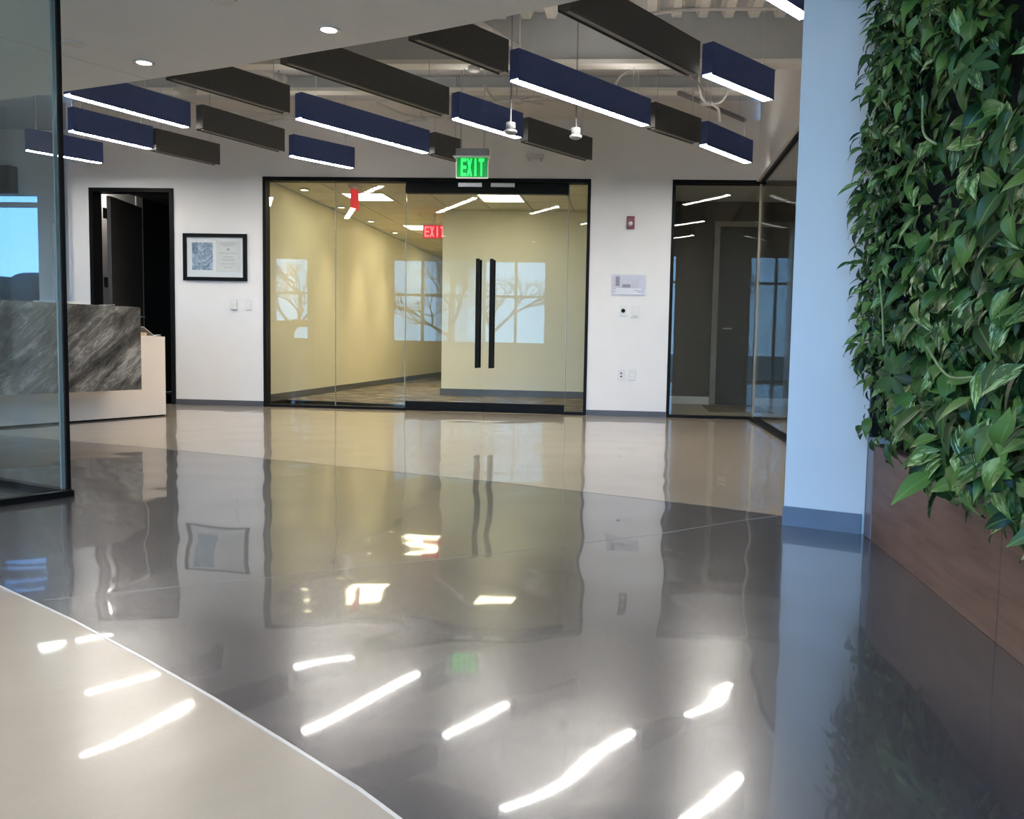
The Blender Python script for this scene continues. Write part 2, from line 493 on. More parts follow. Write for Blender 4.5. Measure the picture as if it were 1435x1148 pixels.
bmesh.ops.triangulate(fl, faces=fl.faces[:])
floor = obj('floor', fl, [M['floor_dark'], M['floor_light']]); floor['kind'] = 'structure'
for p in floor.data.polygons:
    if p.normal.z < 0: p.flip()
def ribbon(name, pts, wd, m, z=0.0012):
    bm = bmesh.new()
    n = len(pts)
    lo, hi = [], []
    for i, (x, y) in enumerate(pts):
        a = Vector(pts[max(i - 1, 0)]); b = Vector(pts[min(i + 1, n - 1)])
        t = (b - a).normalized(); s = Vector((-t.y, t.x)) * wd / 2
        lo.append((x - s.x, y - s.y)); hi.append((x + s.x, y + s.y))
    for i in range(n - 1):
        v = [bm.verts.new((*lo[i], -0.002)), bm.verts.new((*lo[i + 1], -0.002)), bm.verts.new((*hi[i + 1], -0.002)), bm.verts.new((*hi[i], -0.002))]
        u = [bm.verts.new((q.co.x, q.co.y, z)) for q in v]
        bm.faces.new(u)
        for k in range(4): bm.faces.new((v[k], v[(k + 1) % 4], u[(k + 1) % 4], u[k]))
    return struct(name, bm, m)
def dense(pts, k=6):
    P = [Vector(p) for p in pts]; Q = []
    for i in range(len(P) - 1):
        for j in range(k): Q.append(tuple(P[i].lerp(P[i + 1], j / k)))
    return Q + [tuple(P[-1])]
ribbon('trim_1', near_curve, 0.007, M['strip_trim'])
ribbon('trim_2', far_line, 0.004, plain('grey_joint_filler', (0.16, 0.15, 0.14), 0.5), 0.0006)
ribbon('trim_3', [(-1.71, 2.36), (-1.42, 2.54), (-1.16, 2.70), (-0.48, 3.14), (0.11, 3.56), (0.48, 3.90), (0.69, 4.06)], 0.003, plain('pale_joint_filler', (0.26, 0.25, 0.245), 0.4), 0.0006)

# back wall: pieces around the doorway, the glass front and the right window
T = 0.14
DX0, DX1, DZ = -6.28, -5.28, 2.46
GX0, GX1, GZ = -4.235, -0.525, 2.60
WX0, WZ = 0.365, 2.60
WT = 3.24
bw = bmesh.new()
for (a, b, z0, z1) in ((-6.49, DX0, 0, WT), (DX0, DX1, DZ, WT), (DX1, GX0, 0, WT), (GX0, GX1, GZ, WT), (GX1, WX0, 0, WT), (WX0, XP + 0.1, WZ, WT)):
    bx(a, b, YW, YW + T, z0, z1, bw)
struct('wall_back', bw, M['wall'])
struct('trim_4', bx(-6.49, XP + 0.1, YW + 0.03, YW + T, WT, DECK), M['bulkhead'])
for i, (a, b) in enumerate(((-6.49, DX0 - 0.002), (DX1 + 0.002, GX0 - 0.002), (GX1 + 0.002, WX0 - 0.002))):
    struct('baseboard_back', bx(a, b, YW - 0.012, YW - 0.0005, 0.0, 0.062), M['base_grey'])
# right wall: drywall over the glass partition, then the pillar, then the planted wall
struct('wall_right', bx(XP, XP + 0.12, 3.95, YW, 2.66, DECK), M['wall'])
struct('trim_5', bx(XP - 0.012, XP + 0.132, 3.95, YW - 0.012, 2.585, 2.66), M['wall'])
pd = Vector((0.31, -0.14, 0)).normalized()
pil = bmesh.new()
obox((0.683, 3.862), pd, 0.345, -0.42, 0.0, 0.0, DECK, pil)
pillar = struct('wall_pillar', pil, M['wall'])
obj('baseboard', obox((0.680, 3.862), pd, 0.337, 0.0, 0.012, 0.0, 0.085), M['base_blue'], pillar)
struct('wall_right_side', bx(1.24, 1.34, -3.1, 3.95, 0, DECK), M['wall'])
struct('wall_left', bx(-10.1, -10.0, -3.1, 11.2, 0, DECK), M['wall'])
# front wall behind the viewpoint, with two window openings and added glazing at right
FY = -3.0
ops = [(-9.6, -8.6), (-6.4, -2.3)]
fw = bmesh.new()
xs = [-10.0] + [v for o in ops for v in o] + [-1.2]
for i in range(0, len(xs), 2): bx(xs[i], xs[i + 1], FY - 0.2, FY, 0, DECK, fw)
for a, b in ops:
    bx(a, b, FY - 0.2, FY, 0, 0.75, fw); bx(a, b, FY - 0.2, FY, 2.95, DECK, fw)
bx(-1.3, -1.2, FY, -1.1, 0, DECK, fw)
bx(-1.2, 1.24, -1.3, -1.1, 3.3, DECK, fw)
struct('wall_right_end', bx(1.0, 1.239, 3.73, 3.94, 0, DECK), M['wall'])
struct('wall_front', fw, M['wall'])
def window(name, a, b, z0, z1, y, cols, transom, gm='glass_window'):
    r = link(name, None, ((a + b) / 2, y, z0), None); r['kind'] = 'structure'
    fr = bmesh.new()
    for k in range(cols + 1):
        x = a + (b - a) * k / cols
        x = min(max(x, a + 0.03), b - 0.03)
        bx(x - 0.03, x + 0.03, y - 0.05, y + 0.05, z0, z1, fr)
    for z in (z0 + 0.03, transom, z1 - 0.03): bx(a, b, y - 0.045, y + 0.045, z - 0.03, z + 0.03, fr)
    obj('window_frame', fr, M['white_metal'], r)
    for k in range(cols):
        x0 = a + (b - a) * k / cols; x1 = a + (b - a) * (k + 1) / cols
        obj('pane', bx(x0 + 0.02, x1 - 0.02, y - 0.006, y + 0.006, z0 + 0.05, transom - 0.02), M[gm], r)
        obj('pane', bx(x0 + 0.02, x1 - 0.02, y - 0.006, y + 0.006, transom + 0.02, z1 - 0.05), M[gm], r)
    return r
window('window_4', *ops[0], 0.75, 2.95, FY - 0.1, 1, 2.0)
window('window_5', *ops[1], 0.75, 2.95, FY - 0.1, 5, 2.0)
window('window_added', -1.2, 1.24, 0.0, 3.3, -1.2, 4, 2.3)  # glazing added behind the viewpoint to bring daylight onto the pillar

# ceilings
dk = bmesh.new()
bx(-10.1, 1.45, -3.2, YW + T, DECK, DECK + 0.12, dk)
bx(-10.1, -6.49, YW + T, 11.2, DECK, DECK + 0.12, dk)
ceiling = struct('ceiling', dk, M['deck'])
rb = bmesh.new()
y = 4.4
x = -4.4
while x < 1.2:
    pts = [(x, DECK), (x + 0.03, DECK - 0.075), (x + 0.10, DECK - 0.075), (x + 0.13, DECK)]
    a = [rb.verts.new((px, 4.4, pz)) for px, pz in pts]; b = [rb.verts.new((px, 7.06, pz)) for px, pz in pts]
    for k in range(3): rb.faces.new((a[k], a[k + 1], b[k + 1], b[k]))
    rb.faces.new(a); rb.faces.new(b)
    x += 0.2
o = obj('deck_rib', rb, M['flange'], ceiling); o['kind'] = 'stuff'
# dropped soffit with its sweeping edge
edge = [(-10.0, 7.6), (-7.2, 6.95), (-5.4, 6.42), (-4.73, 6.20), (-4.14, 6.01), (-3.57, 5.81), (-3.16, 5.66), (-2.52, 5.42), (-2.29, 5.32), (-1.33, 4.93), (-0.81, 4.69), (-0.44, 4.50), (-0.22, 4.38), (0.1, 4.16), (0.4, 3.86), (0.62, 3.56), (0.76, 3.2)]
sof = prism(edge + [(0.76, 2.6), (-10.0, 2.6)], 2.5, DECK)
bmesh.ops.triangulate(sof, faces=[f for f in sof.faces if len(f.verts) > 4])
struct('ceiling_soffit', sof, M['soffit'])
struct('trim_6', obox((-4.7, 3.15), Vector((0.478, 0.878, 0)).normalized(), 2.94, -0.002, 0.002, 2.4985, 2.502), M['steel'])
# steel beams
def beam(y, zb, x0, x1, label):
    t = empty('steel_beam', (x0, y, zb), label, 'beam', None)
    t['kind'] = 'structure'
    obj('web', bx(x0, x1, y + 0.06, y + 0.08, zb + 0.035, DECK - 0.005), M['steel'], t)
    obj('flange', bx(x0, x1, y, y + 0.15, zb, zb + 0.035), M['flange'], t, )
beam(7.07, 3.03, -6.4, XP - 0.003, 'nearer grey steel beam across the open ceiling, with pale bottom flange')
beam(8.70, 3.285, -6.4, XP - 0.003, 'farther grey steel beam across the open ceiling near the back wall')

# ------------------------------------------------------------------ glass storefront with double doors
def cuts(name, x0, x1, y, z0, z1, parent, m='glass_clear', t=0.012):
    return obj(name, bx(x0, x1, y - t / 2, y + t / 2, z0, z1), M[m], parent)
sf = link('window_1', None, ((GX0 + GX1) / 2, YW, 0), None); sf['kind'] = 'structure'
GY = YW + 0.045
fr = bmesh.new()
bx(GX0, GX0 + 0.035, YW - 0.01, YW + 0.11, 0, GZ, fr)
bx(GX1 - 0.035, GX1, YW - 0.01, YW + 0.11, 0, GZ, fr)
bx(GX0 + 0.035, GX1 - 0.035, YW - 0.01, YW + 0.11, GZ - 0.045, GZ, fr)
bx(GX0 + 0.035, -2.60, YW - 0.005, YW + 0.095, 0, 0.030, fr)
bx(-0.80, GX1 - 0.035, YW - 0.005, YW + 0.095, 0, 0.030, fr)
obj('frame', fr, M['black'], sf)
cuts('pane', GX0 + 0.035, -3.412, GY, 0.028, GZ - 0.045, sf)
cuts('pane', -3.406, -2.603, GY, 0.028, GZ - 0.045, sf)
cuts('pane', -0.765, GX1 - 0.035, GY, 0.028, GZ - 0.045, sf)
for x_ in (-3.409, -2.600, -0.768):
    obj('glass_joint', bx(x_ - 0.003, x_ + 0.003, GY - 0.007, GY + 0.007, 0.03, GZ - 0.046), M['glass_edge'], sf)
obj('header', bx(-2.597, -0.771, YW + 0.0, YW + 0.09, 2.435, 2.512), M['black'], sf)
obj('header', bx(-2.597, -0.771, YW + 0.02, YW + 0.075, 2.514, GZ - 0.046), M['black'], sf)
for (a, b, nm, side) in ((-2.590, -1.690, 'door_1', 1), (-1.684, -0.778, 'door_2', 0)):
    d = link(nm, None, ((a + b) / 2, GY, 0), None); d['kind'] = 'structure'
    cuts('pane', a, b, GY, 0.108, 2.433, d)
    obj('bottom_rail', bx(a, b, GY - 0.03, GY + 0.03, 0.008, 0.106, bev=0.003), M['black'], d)
    hx = b - 0.075 if side else a + 0.075
    h = obj('pull_handle', bx(hx - 0.019, hx + 0.019, GY - 0.09, GY - 0.052, 0.50, 1.715, bev=0.003), M['black'], d)
    for z in (0.72, 1.50):
        obj('handle_standoff', cyl((hx, GY - 0.053, z), (hx, GY - 0.005, z), 0.012, 10), M['black'], h)
    h = obj('pull_handle', bx(hx - 0.019, hx + 0.019, GY + 0.052, GY + 0.09, 0.50, 1.715, bev=0.003), M['black'], d)
    px = b - 0.31 if side else a + 0.05
    obj('patch_plate', bx(px, px + 0.265, YW - 0.012, YW - 0.002, 2.505, 2.548, bev=0.002), M['silver'], d)

# right glazed corner: window in the back wall and the partition coming forward
rw = link('window_2', None, ((WX0 + XP) / 2, YW, 0), None); rw['kind'] = 'structure'
fr = bmesh.new()
bx(WX0, WX0 + 0.035, YW - 0.01, YW + 0.11, 0, WZ, fr)
bx(WX0 + 0.035, XP + 0.09, YW - 0.01, YW + 0.11, WZ - 0.04, WZ, fr)
bx(WX0 + 0.035, XP + 0.09, YW - 0.005, YW + 0.095, 0, 0.028, fr)
obj('frame', fr, M['black'], rw)
cuts('pane', WX0 + 0.035, XP + 0.04, GY, 0.026, WZ - 0.04, rw)
pw = link('window_3', None, (XP, 6.8, 0), None); pw['kind'] = 'structure'
fr = bmesh.new()
bx(XP - 0.005, XP + 0.095, 3.95, YW - 0.012, 0, 0.028, fr)
bx(XP + 0.02, XP + 0.07, 3.95, YW - 0.012, 2.558, 2.585, fr)
obj('frame', fr, M['black'], pw)
for a, b in ((3.95, 5.80), (5.806, 7.70), (7.706, YW - 0.014)):
    obj('pane', bx(XP + 0.039, XP + 0.051, a, b, 0.026, 2.558), M['glass_clear'], pw)
obj('glass_joint', bx(XP + 0.03, XP + 0.055, YW + 0.0, YW + 0.035, 0.03, WZ - 0.041), M['taupe_frame'], pw)

# ------------------------------------------------------------------ corridor behind the doors
CY0 = YW + T
cf = bmesh.new()
bx(-4.62, 0.14, YW + 0.021, 20.0, -0.05, -0.001, cf)
struct('floor_corridor', cf, M['carpet'])
struct('wall_corridor_left', bx(-4.62, -4.50, CY0 + 0.001, 20.0, 0, 2.70), M['corridor_wall'])
struct('baseboard_corridor_left', bx(-4.4995, -4.485, CY0 + 0.002, 19.9, 0.0, 0.09), M['base_grey'])
struct('wall_corridor_far', bx(-2.84, 0.13, 12.56, 12.7, 0, 2.70), M['corridor_wall'])
struct('wall_corridor_side', bx(-2.84, -2.74, 12.71, 20.0, 0, 2.70), M['corridor_wall'])
struct('baseboard_corridor_far', bx(-2.855, 0.12, 12.54, 12.5595, 0.0, 0.10), M['base_grey'])
struct('wall_corridor_end', bx(-4.62, -2.7, 20.0, 20.1, 0, 2.70), M['corridor_wall'])
struct('wall_corridor_right', bx(0.131, 0.25, CY0 + 0.001, 12.7, 0, 2.77), M['corridor_wall'])
cc = bmesh.new()
bx(-4.62, 0.25, CY0 + 0.001, 20.1, 2.715, 2.78, cc)
cceil = struct('ceiling_corridor', cc, M['tile_gap'])
tm = None
troff = [(1, 3), (1, 8), (4, 3), (1, 13)]
tx0, ty0, ts = -4.52, 9.41, 0.6
for i in range(8):
    for j in range(18):
        x0, y0 = tx0 + i * ts, ty0 + j * ts
        x1, y1 = x0 + ts, y0 + ts
        if y0 > 12.5 and x0 > -2.9: continue
        if (i, j) in troff: continue
        x0, x1, y0 = max(x0, -4.49), min(x1, 0.12), max(y0, CY0 + 0.01)
        if y1 > 19.98: continue
        if y1 - y0 < 0.05: continue
        obj('ceiling_tile', bx(x0 + 0.011, x1 - 0.011, y0 + 0.011, y1 - 0.011, 2.704, 2.716), M['tile'], cceil)
tl = ['square corridor ceiling light nearest the glass, on the left over the long wall', 'second corridor ceiling light, farther back beyond the left glass pane',
      'square corridor ceiling light glowing above the double doors', 'farthest corridor ceiling light, deep down the passage', 'corridor ceiling light on the right, above the right sidelight']
for k, (i, j) in enumerate(troff):
    x0, y0 = tx0 + i * ts, ty0 + j * ts
    t = empty('ceiling_light', (x0 + ts / 2, y0 + ts / 2, 2.69), tl[k], 'ceiling light', 'square ceiling lights in the corridor')
    f = bmesh.new()
    for (a, b, c_, d_) in ((0.005, 0.595, 0.005, 0.03), (0.005, 0.595, 0.57, 0.595), (0.005, 0.03, 0.03, 0.57), (0.57, 0.595, 0.03, 0.57)):
        bx(x0 + a, x0 + b, y0 + c_, y0 + d_, 2.698, 2.714, f)
    obj('frame', f, M['white_metal'], t)
    obj('diffuser', bx(x0 + 0.03, x0 + 0.57, y0 + 0.03, y0 + 0.57, 2.702, 2.712), M['troffer'], t)
for k, yy in enumerate((10.95, 12.35, 13.75, 15.15)):
    t = empty('wall_washer', (-4.28, yy, 2.68), ['recessed wall washer nearest the glass', 'second recessed wall washer down the corridor', 'third recessed wall washer down the corridor', 'farthest recessed wall washer in the corridor'][k], 'ceiling light', 'recessed wall washers in the corridor')
    obj('trim_ring', lathe((-4.28, yy, 2.685), [(0.045, 0.01), (0.05, 0.0), (0.065, 0.0), (0.065, 0.018), (0.045, 0.018)]), M['white_metal'], t, True)
    obj('lens', cyl((-4.28, yy, 2.69), (-4.28, yy, 2.70), 0.044, 16), M['troffer'], t)
    l = bpy.data.lights.new('wall_washer_lamp', 'SPOT')
    l.energy = 170; l.color = (1.0, 0.80, 0.50); l.spot_size = 1.5; l.spot_blend = 0.6; l.shadow_soft_size = 0.04
    lo = bpy.data.objects.new('wall_washer_lamp', l); C.objects.link(lo)
    lo.location = (-4.28, yy, 2.66)
    lo.rotation_euler = Euler((0, -0.42, 0))

# ------------------------------------------------------------------ dark room on the right
struct('floor_side_room', bx(0.251, 5.1, YW + 0.021, 12.1, -0.05, -0.001), M['dark_room_floor'])
struct('floor_side_room_front', bx(XP + 0.001, 5.1, 3.7, YW + 0.02, -0.05, -0.001), M['dark_room_floor'])
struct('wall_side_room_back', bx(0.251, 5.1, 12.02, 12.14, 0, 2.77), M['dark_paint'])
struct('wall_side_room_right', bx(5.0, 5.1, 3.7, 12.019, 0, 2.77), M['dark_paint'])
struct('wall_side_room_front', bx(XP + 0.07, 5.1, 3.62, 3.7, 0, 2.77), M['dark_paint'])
sc_ = bmesh.new()
bx(0.251, 5.1, CY0 + 0.001, 12.14, 2.77, 2.85, sc_)
bx(XP + 0.121, 5.1, 3.62, CY0, 2.77, 2.85, sc_)
struct('ceiling_side_room', sc_, M['soffit'])
struct('baseboard_side_room', bx(0.26, 1.04, 12.0, 12.0195, 0, 0.105), M['flange'])
struct('baseboard_side_room', bx(2.12, 5.0, 12.0, 12.0195, 0, 0.105), M['flange'])
d3 = link('door_3', None, (1.58, 12.0, 0), None); d3['kind'] = 'structure'
f = bmesh.new()
bx(1.045, 1.12, 11.97, 12.018, 0, 2.50, f); bx(2.04, 2.115, 11.97, 12.018, 0, 2.50, f); bx(1.12, 2.04, 11.97, 12.018, 2.43, 2.50, f)
obj('door_frame', f, M['taupe_frame'], d3)
dl = obj('door_leaf', bx(1.122, 2.038, 11.985, 12.018, 0.01, 2.428), M['dark_door'], d3)
obj('lever_handle', tube([(1.20, 11.985, 1.05), (1.20, 11.93, 1.05), (1.31, 11.93, 1.05)], 0.010, 8, None, 0), M['silver'], dl)
t = empty('floor_mat', (1.25, 11.15, 0), 'brown mat on the tan floor of the dark room', 'mat')
obj('mat_pile', bx(0.93, 1.60, 10.6, 11.75, 0.0, 0.008, bev=0.003), M['mat'], t)
t = empty('ceiling_light', (2.4, 10.6, 2.74), 'slim added light inside the dark room behind the corner glass', 'ceiling light')  # light added to lift the side room and its ceiling
obj('frame', bx(2.1, 3.3, 10.55, 10.65, 2.748, 2.769), M['white_metal'], t)
obj('diffuser', bx(2.12, 3.28, 10.565, 10.635, 2.742, 2.748), emitter('side_room_fill', (1.0, 0.86, 0.62), 14), t)

# ------------------------------------------------------------------ doorway on the left with dark room behind
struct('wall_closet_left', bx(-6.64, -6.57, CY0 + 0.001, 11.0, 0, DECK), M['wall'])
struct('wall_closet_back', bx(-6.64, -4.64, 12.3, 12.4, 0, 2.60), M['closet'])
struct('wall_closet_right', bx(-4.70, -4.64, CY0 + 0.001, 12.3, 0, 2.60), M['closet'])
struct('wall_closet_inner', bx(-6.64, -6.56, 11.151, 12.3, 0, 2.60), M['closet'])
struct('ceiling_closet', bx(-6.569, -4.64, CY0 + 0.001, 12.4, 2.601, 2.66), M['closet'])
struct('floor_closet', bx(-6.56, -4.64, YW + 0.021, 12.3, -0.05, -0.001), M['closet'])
d4 = link('door_4', None, (-5.78, YW, 0), None); d4['kind'] = 'structure'
f = bmesh.new()
bx(DX0, DX0 + 0.045, YW - 0.02, YW + 0.15, 0, DZ, f)
bx(DX1 - 0.045, DX1, YW - 0.02, YW + 0.15, 0, DZ, f)
bx(DX0 + 0.045, DX1 - 0.045, YW - 0.02, YW + 0.15, DZ - 0.045, DZ, f)
obj('door_frame', f, M['black'], d4)
hp = Vector((-6.205, 9.80, 0)); hd = Vector((-0.16, 0.987, 0)).normalized()
lf = obj('door_leaf', obox(hp, hd, 0.90, 0.0, 0.045, 0.012, 2.405), plain('dark_stained_door', (0.060, 0.052, 0.046), 0.45, 0.08, 4), d4)
for z in (0.35, 1.02, 1.40, 2.20):
    obj('hinge', obox((-6.222, 9.752), Vector((0, 1, 0)), 0.055, 0.0, 0.02, z - 0.06, z + 0.06), M['black'], d4)
obj('lever_handle', tube([hp + hd * 0.82 + Vector((0.045, 0, 1.02)), hp + hd * 0.82 + Vector((0.10, 0, 1.02)), hp + hd * 0.70 + Vector((0.10, 0, 1.02))], 0.010, 8, None, 0), M['silver'], lf)
t = empty('ceiling_light', (-6.49, 10.1, 2.58), 'small added light behind the open black door', 'ceiling light')  # hidden light added to brighten the slit beside the door leaf
obj('trim_ring', lathe((-6.49, 10.1, 2.575), [(0.03, 0.02), (0.034, 0.0), (0.05, 0.0), (0.05, 0.025), (0.03, 0.025)]), M['white_metal'], t, True)
obj('lens', cyl((-6.49, 10.1, 2.585), (-6.49, 10.1, 2.595), 0.029, 14), emitter('closet_fill_lens', (1, 0.92, 0.82), 60), t)
l = bpy.data.lights.new('closet_fill_light', 'POINT'); l.energy = 14; l.color = (1.0, 0.94, 0.86); l.shadow_soft_size = 0.03
lo = bpy.data.objects.new('closet_fill_light', l); C.objects.link(lo); lo.location = (-6.49, 10.1, 2.52)

# ------------------------------------------------------------------ alcove at the far left with a window
struct('wall_alcove', bx(-7.86, -6.56, 11.0, 11.15, 0, DECK), M['wall'])
aw = bmesh.new()
bx(-10.0, -7.86, 11.0, 11.15, 0, 0.85, aw); bx(-10.0, -7.86, 11.0, 11.15, 2.66, DECK, aw)
struct('wall_alcove_back', aw, M['wall'])
struct('trim_7', bx(-10.0, -8.18, 10.86, 10.999, 2.62, 2.96), M['brown_shade'])
window('window_7', -10.0, -7.86, 0.85, 2.66, 11.05, 3, 2.48, 'glass_dimming')
for x0 in (-60, -52.5, -45.5, -39, -32.5, -29.3):
    k = [-60, -52.5, -45.5, -39, -32.5, -29.3].index(x0)
    wd = [7, 6.5, 6, 6, 2.8, 2.2][k]; hh = [4.0, 4.4, 3.7, 4.2, 3.5, 3.7][k]
    bm = bmesh.new()
    bmesh.ops.create_icosphere(bm, subdivisions=4, radius=1.0)
    rnd = random.Random(k)
    for v in bm.verts:
        s = 1 + 0.10 * math.sin(9 * v.co.x + k) * math.cos(8 * v.co.z) + 0.08 * rnd.random()
        u_ = math.copysign(abs(v.co.x) ** 0.35, v.co.x); z_ = math.copysign(abs(v.co.z) ** 0.30, v.co.z)
        v.co = Vector((x0 + wd / 2 + u_ * wd * 0.48, 40 + v.co.y * 2.2, max(-0.05, hh / 2 + z_ * hh * 0.5 * (0.9 + 0.1 * s))))
    names = ['leftmost dark hedge far outside', 'second dark hedge from the left outside', 'third dark hedge from the left outside', 'tall dark hedge outside the alcove window', 'low dark hedge outside the alcove window', 'rightmost dark hedge beside the window edge outside']
    tag(obj('hedge', bm, M['hedge'], None, True, True), names[k] + ', seen through the glass', 'hedge', 'dark hedges outside the alcove window')
gm = bmesh.new()
bx(-90, 40, 11.3, 90, -0.30, -0.10, gm); bx(-90, 40, -90, -3.3, -0.30, -0.10, gm)
struct('ground', gm, M['lawn'])
# pale boom stand in front of the white wall
t = empty('boom_stand', (-7.55, 10.6, 0), 'pale slender stand with angled boom arm by the white alcove wall', 'stand')
obj('pole', tube([(-7.46, 10.65, 0.02), (-7.47, 10.65, 1.2), (-7.50, 10.65, 2.2)], 0.010, 8), M['flange'], t)
obj('boom_arm', tube([(-7.56, 10.65, 2.24), (-7.50, 10.65, 2.20), (-7.40, 10.65, 2.30), (-7.28, 10.65, 2.46)], 0.008, 8), M['flange'], t)
for a in range(3):
    an = a * 2 * PI / 3 + 0.4
    obj('leg', tube([(-7.46, 10.65, 0.5), (-7.46 + 0.25 * math.cos(an), 10.65 + 0.25 * math.sin(an), 0.0)], 0.008, 6, None, 0), M['flange'], t)

# ------------------------------------------------------------------ left glass enclosure
G0 = Vector((-2.72, 3.945, 0))
ga = Vector((-0.53, 0.235, 0)).normalized()
gb = Vector((-0.135, -0.27, 0)).normalized()
ge = link('window_8', None, (-2.9, 3.95, 0), None); ge['kind'] = 'structure'
ha = obox(G0, ga, 3.2, -0.006, 0.006, 0.028, 2.498, None, 0.012)
obj('pane', ha, M['glass_tint'], ge)
hb = obox(G0, gb, 3.6, -0.006, 0.006, 0.028, 2.498, None, 0.012)
obj('pane', hb, M['glass_tint'], ge)
obj('base_shoe', obox(G0, ga, 3.2, -0.022, 0.022, 0.0, 0.030), M['black'], ge)
obj('base_shoe', obox(G0 + Vector((0.02, 0, 0)), gb, 3.6, -0.022, 0.022, 0.0, 0.0302), M['black'], ge)
obj('corner_joint', obox(G0 + Vector((0.010, -0.004, 0)), ga, 0.016, -0.009, 0.009, 0.03, 2.499), M['black'], ge)
obj('glass_edge', obox(G0 + ga * 0.034, ga, 0.012, -0.008, 0.008, 0.03, 2.499), M['glass_edge'], ge)

# ------------------------------------------------------------------ reception desk
t = empty('reception_desk', (-4.8, 7.4, 0), 'white reception desk with a grey marble front panel, left', 'desk')
D0 = Vector((-4.58, 8.13, 0)); dd = Vector((-0.37, -0.93, 0)).normalized()   # runs toward the viewer, front to +x
def dbox(t0, t1, s0, s1, z0, z1, bev=0.002):
    r = Vector((dd.y, -dd.x, 0))      # right of dd = behind the front face
    bm = bmesh.new()
    return obox(D0, dd, t1, s0, s1, z0, z1, bm, t0, bev)
obj('toe_kick', dbox(0.01, 4.2, 0.015, 0.70, 0.0, 0.018, 0), M['black'], t)
obj('lower_body', dbox(0.0, 4.2, 0.0, 0.72, 0.018, 0.775), M['desk'], t)
obj('upper_body', dbox(0.62, 4.2, -0.05, 0.30, 0.776, 0.995), M['desk'], t)
obj('marble_panel', dbox(0.52, 4.2, -0.33, -0.30, 0.295, 1.035), M['marble'], t)
obj('counter_top', dbox(0.52, 4.2, -0.2995, 0.32, 0.997, 1.033), M['marble'], t)
obj('support_bracket', dbox(0.75, 4.1, -0.2995, -0.051, 0.33, 0.36), M['grey_plastic'], t)
def sheet(name, c, w_, h_, z, ang, m, label, cat, group=None, n=1):
    t = empty(name, (c[0], c[1], z), label, cat, group)
    for k in range(n):
        d = Vector((math.cos(ang + 0.12 * k), math.sin(ang + 0.12 * k), 0))
        p = Vector((c[0], c[1], 0)) - d * (w_ / 2)
        bm = obox(p, d, w_, -h_ / 2, h_ / 2, z + 0.004 * k, z + 0.004 * k + 0.0035)
        for v in bm.verts:     # curl the free corner
            if (v.co.xy - Vector(c)).dot(d.xy) > 0: v.co.z += 0.012 * (k == n - 1)
        obj('page', bm, m, t)
r_ = Vector((dd.y, -dd.x, 0))
pp = D0 + dd * 1.15 + r_ * -0.12
sheet('paper_stack', (pp.x, pp.y), 0.30, 0.22, 1.034, 1.2, M['paper'], 'loose white papers lying on the marble counter top', 'paper', None, 5)
pp = D0 + dd * 0.74 + r_ * -0.15
sheet('document', (pp.x, pp.y), 0.16, 0.10, 1.034, 0.4, M['paper'], 'small folded sheet on the counter end beside the glass edge', 'paper', None, 2)
# tilted brochure holder on the low desk end
pc = D0 + dd * 0.26 + r_ * 0.15
t = empty('brochure_holder', (pc.x, pc.y, 0.776), 'low tilted brochure tray with tan leaflets on the white desk end', 'tray')
obj('tray_base', obox(pc, dd, 0.18, -0.11, 0.11, 0.777, 0.783, None, -0.17), M['white_plastic'], t)
th = obox(pc, dd, 0.18, -0.11, 0.11, 0.862, 0.868, None, -0.06)
obj('tray_lid', th, M['white_plastic'], t)
tf = obox(pc, dd, -0.061, -0.11, 0.11, 0.862, 0.868, None, -0.17)
for v in tf.verts:
    if (v.co - Vector((pc.x, pc.y, 0))).dot(dd) < -0.12: v.co.z -= 0.078
obj('tray_slope', tf, M['white_plastic'], t)
obj('brochure', obox(pc, dd, 0.16, -0.10, 0.10, 0.784, 0.815, None, -0.10), M['tan_paper'], t)
obj('brochure', obox(pc, dd, 0.15, -0.09, 0.09, 0.8155, 0.84, None, -0.04), plain('grey_brochures', (0.12, 0.11, 0.11), 0.5, 0.3, 60), t)
obj('tray_back', obox(pc, dd, 0.185, -0.10, 0.10, 0.784, 0.861, None, 0.175), M['grey_plastic'], t)
pc = D0 + dd * 0.03 + r_ * 0.10
sheet('leaflet', (pc.x, pc.y), 0.10, 0.05, 0.776, 1.2, M['paper'], 'small white leaflet lying at the right end of the low desk', 'paper', None, 2)

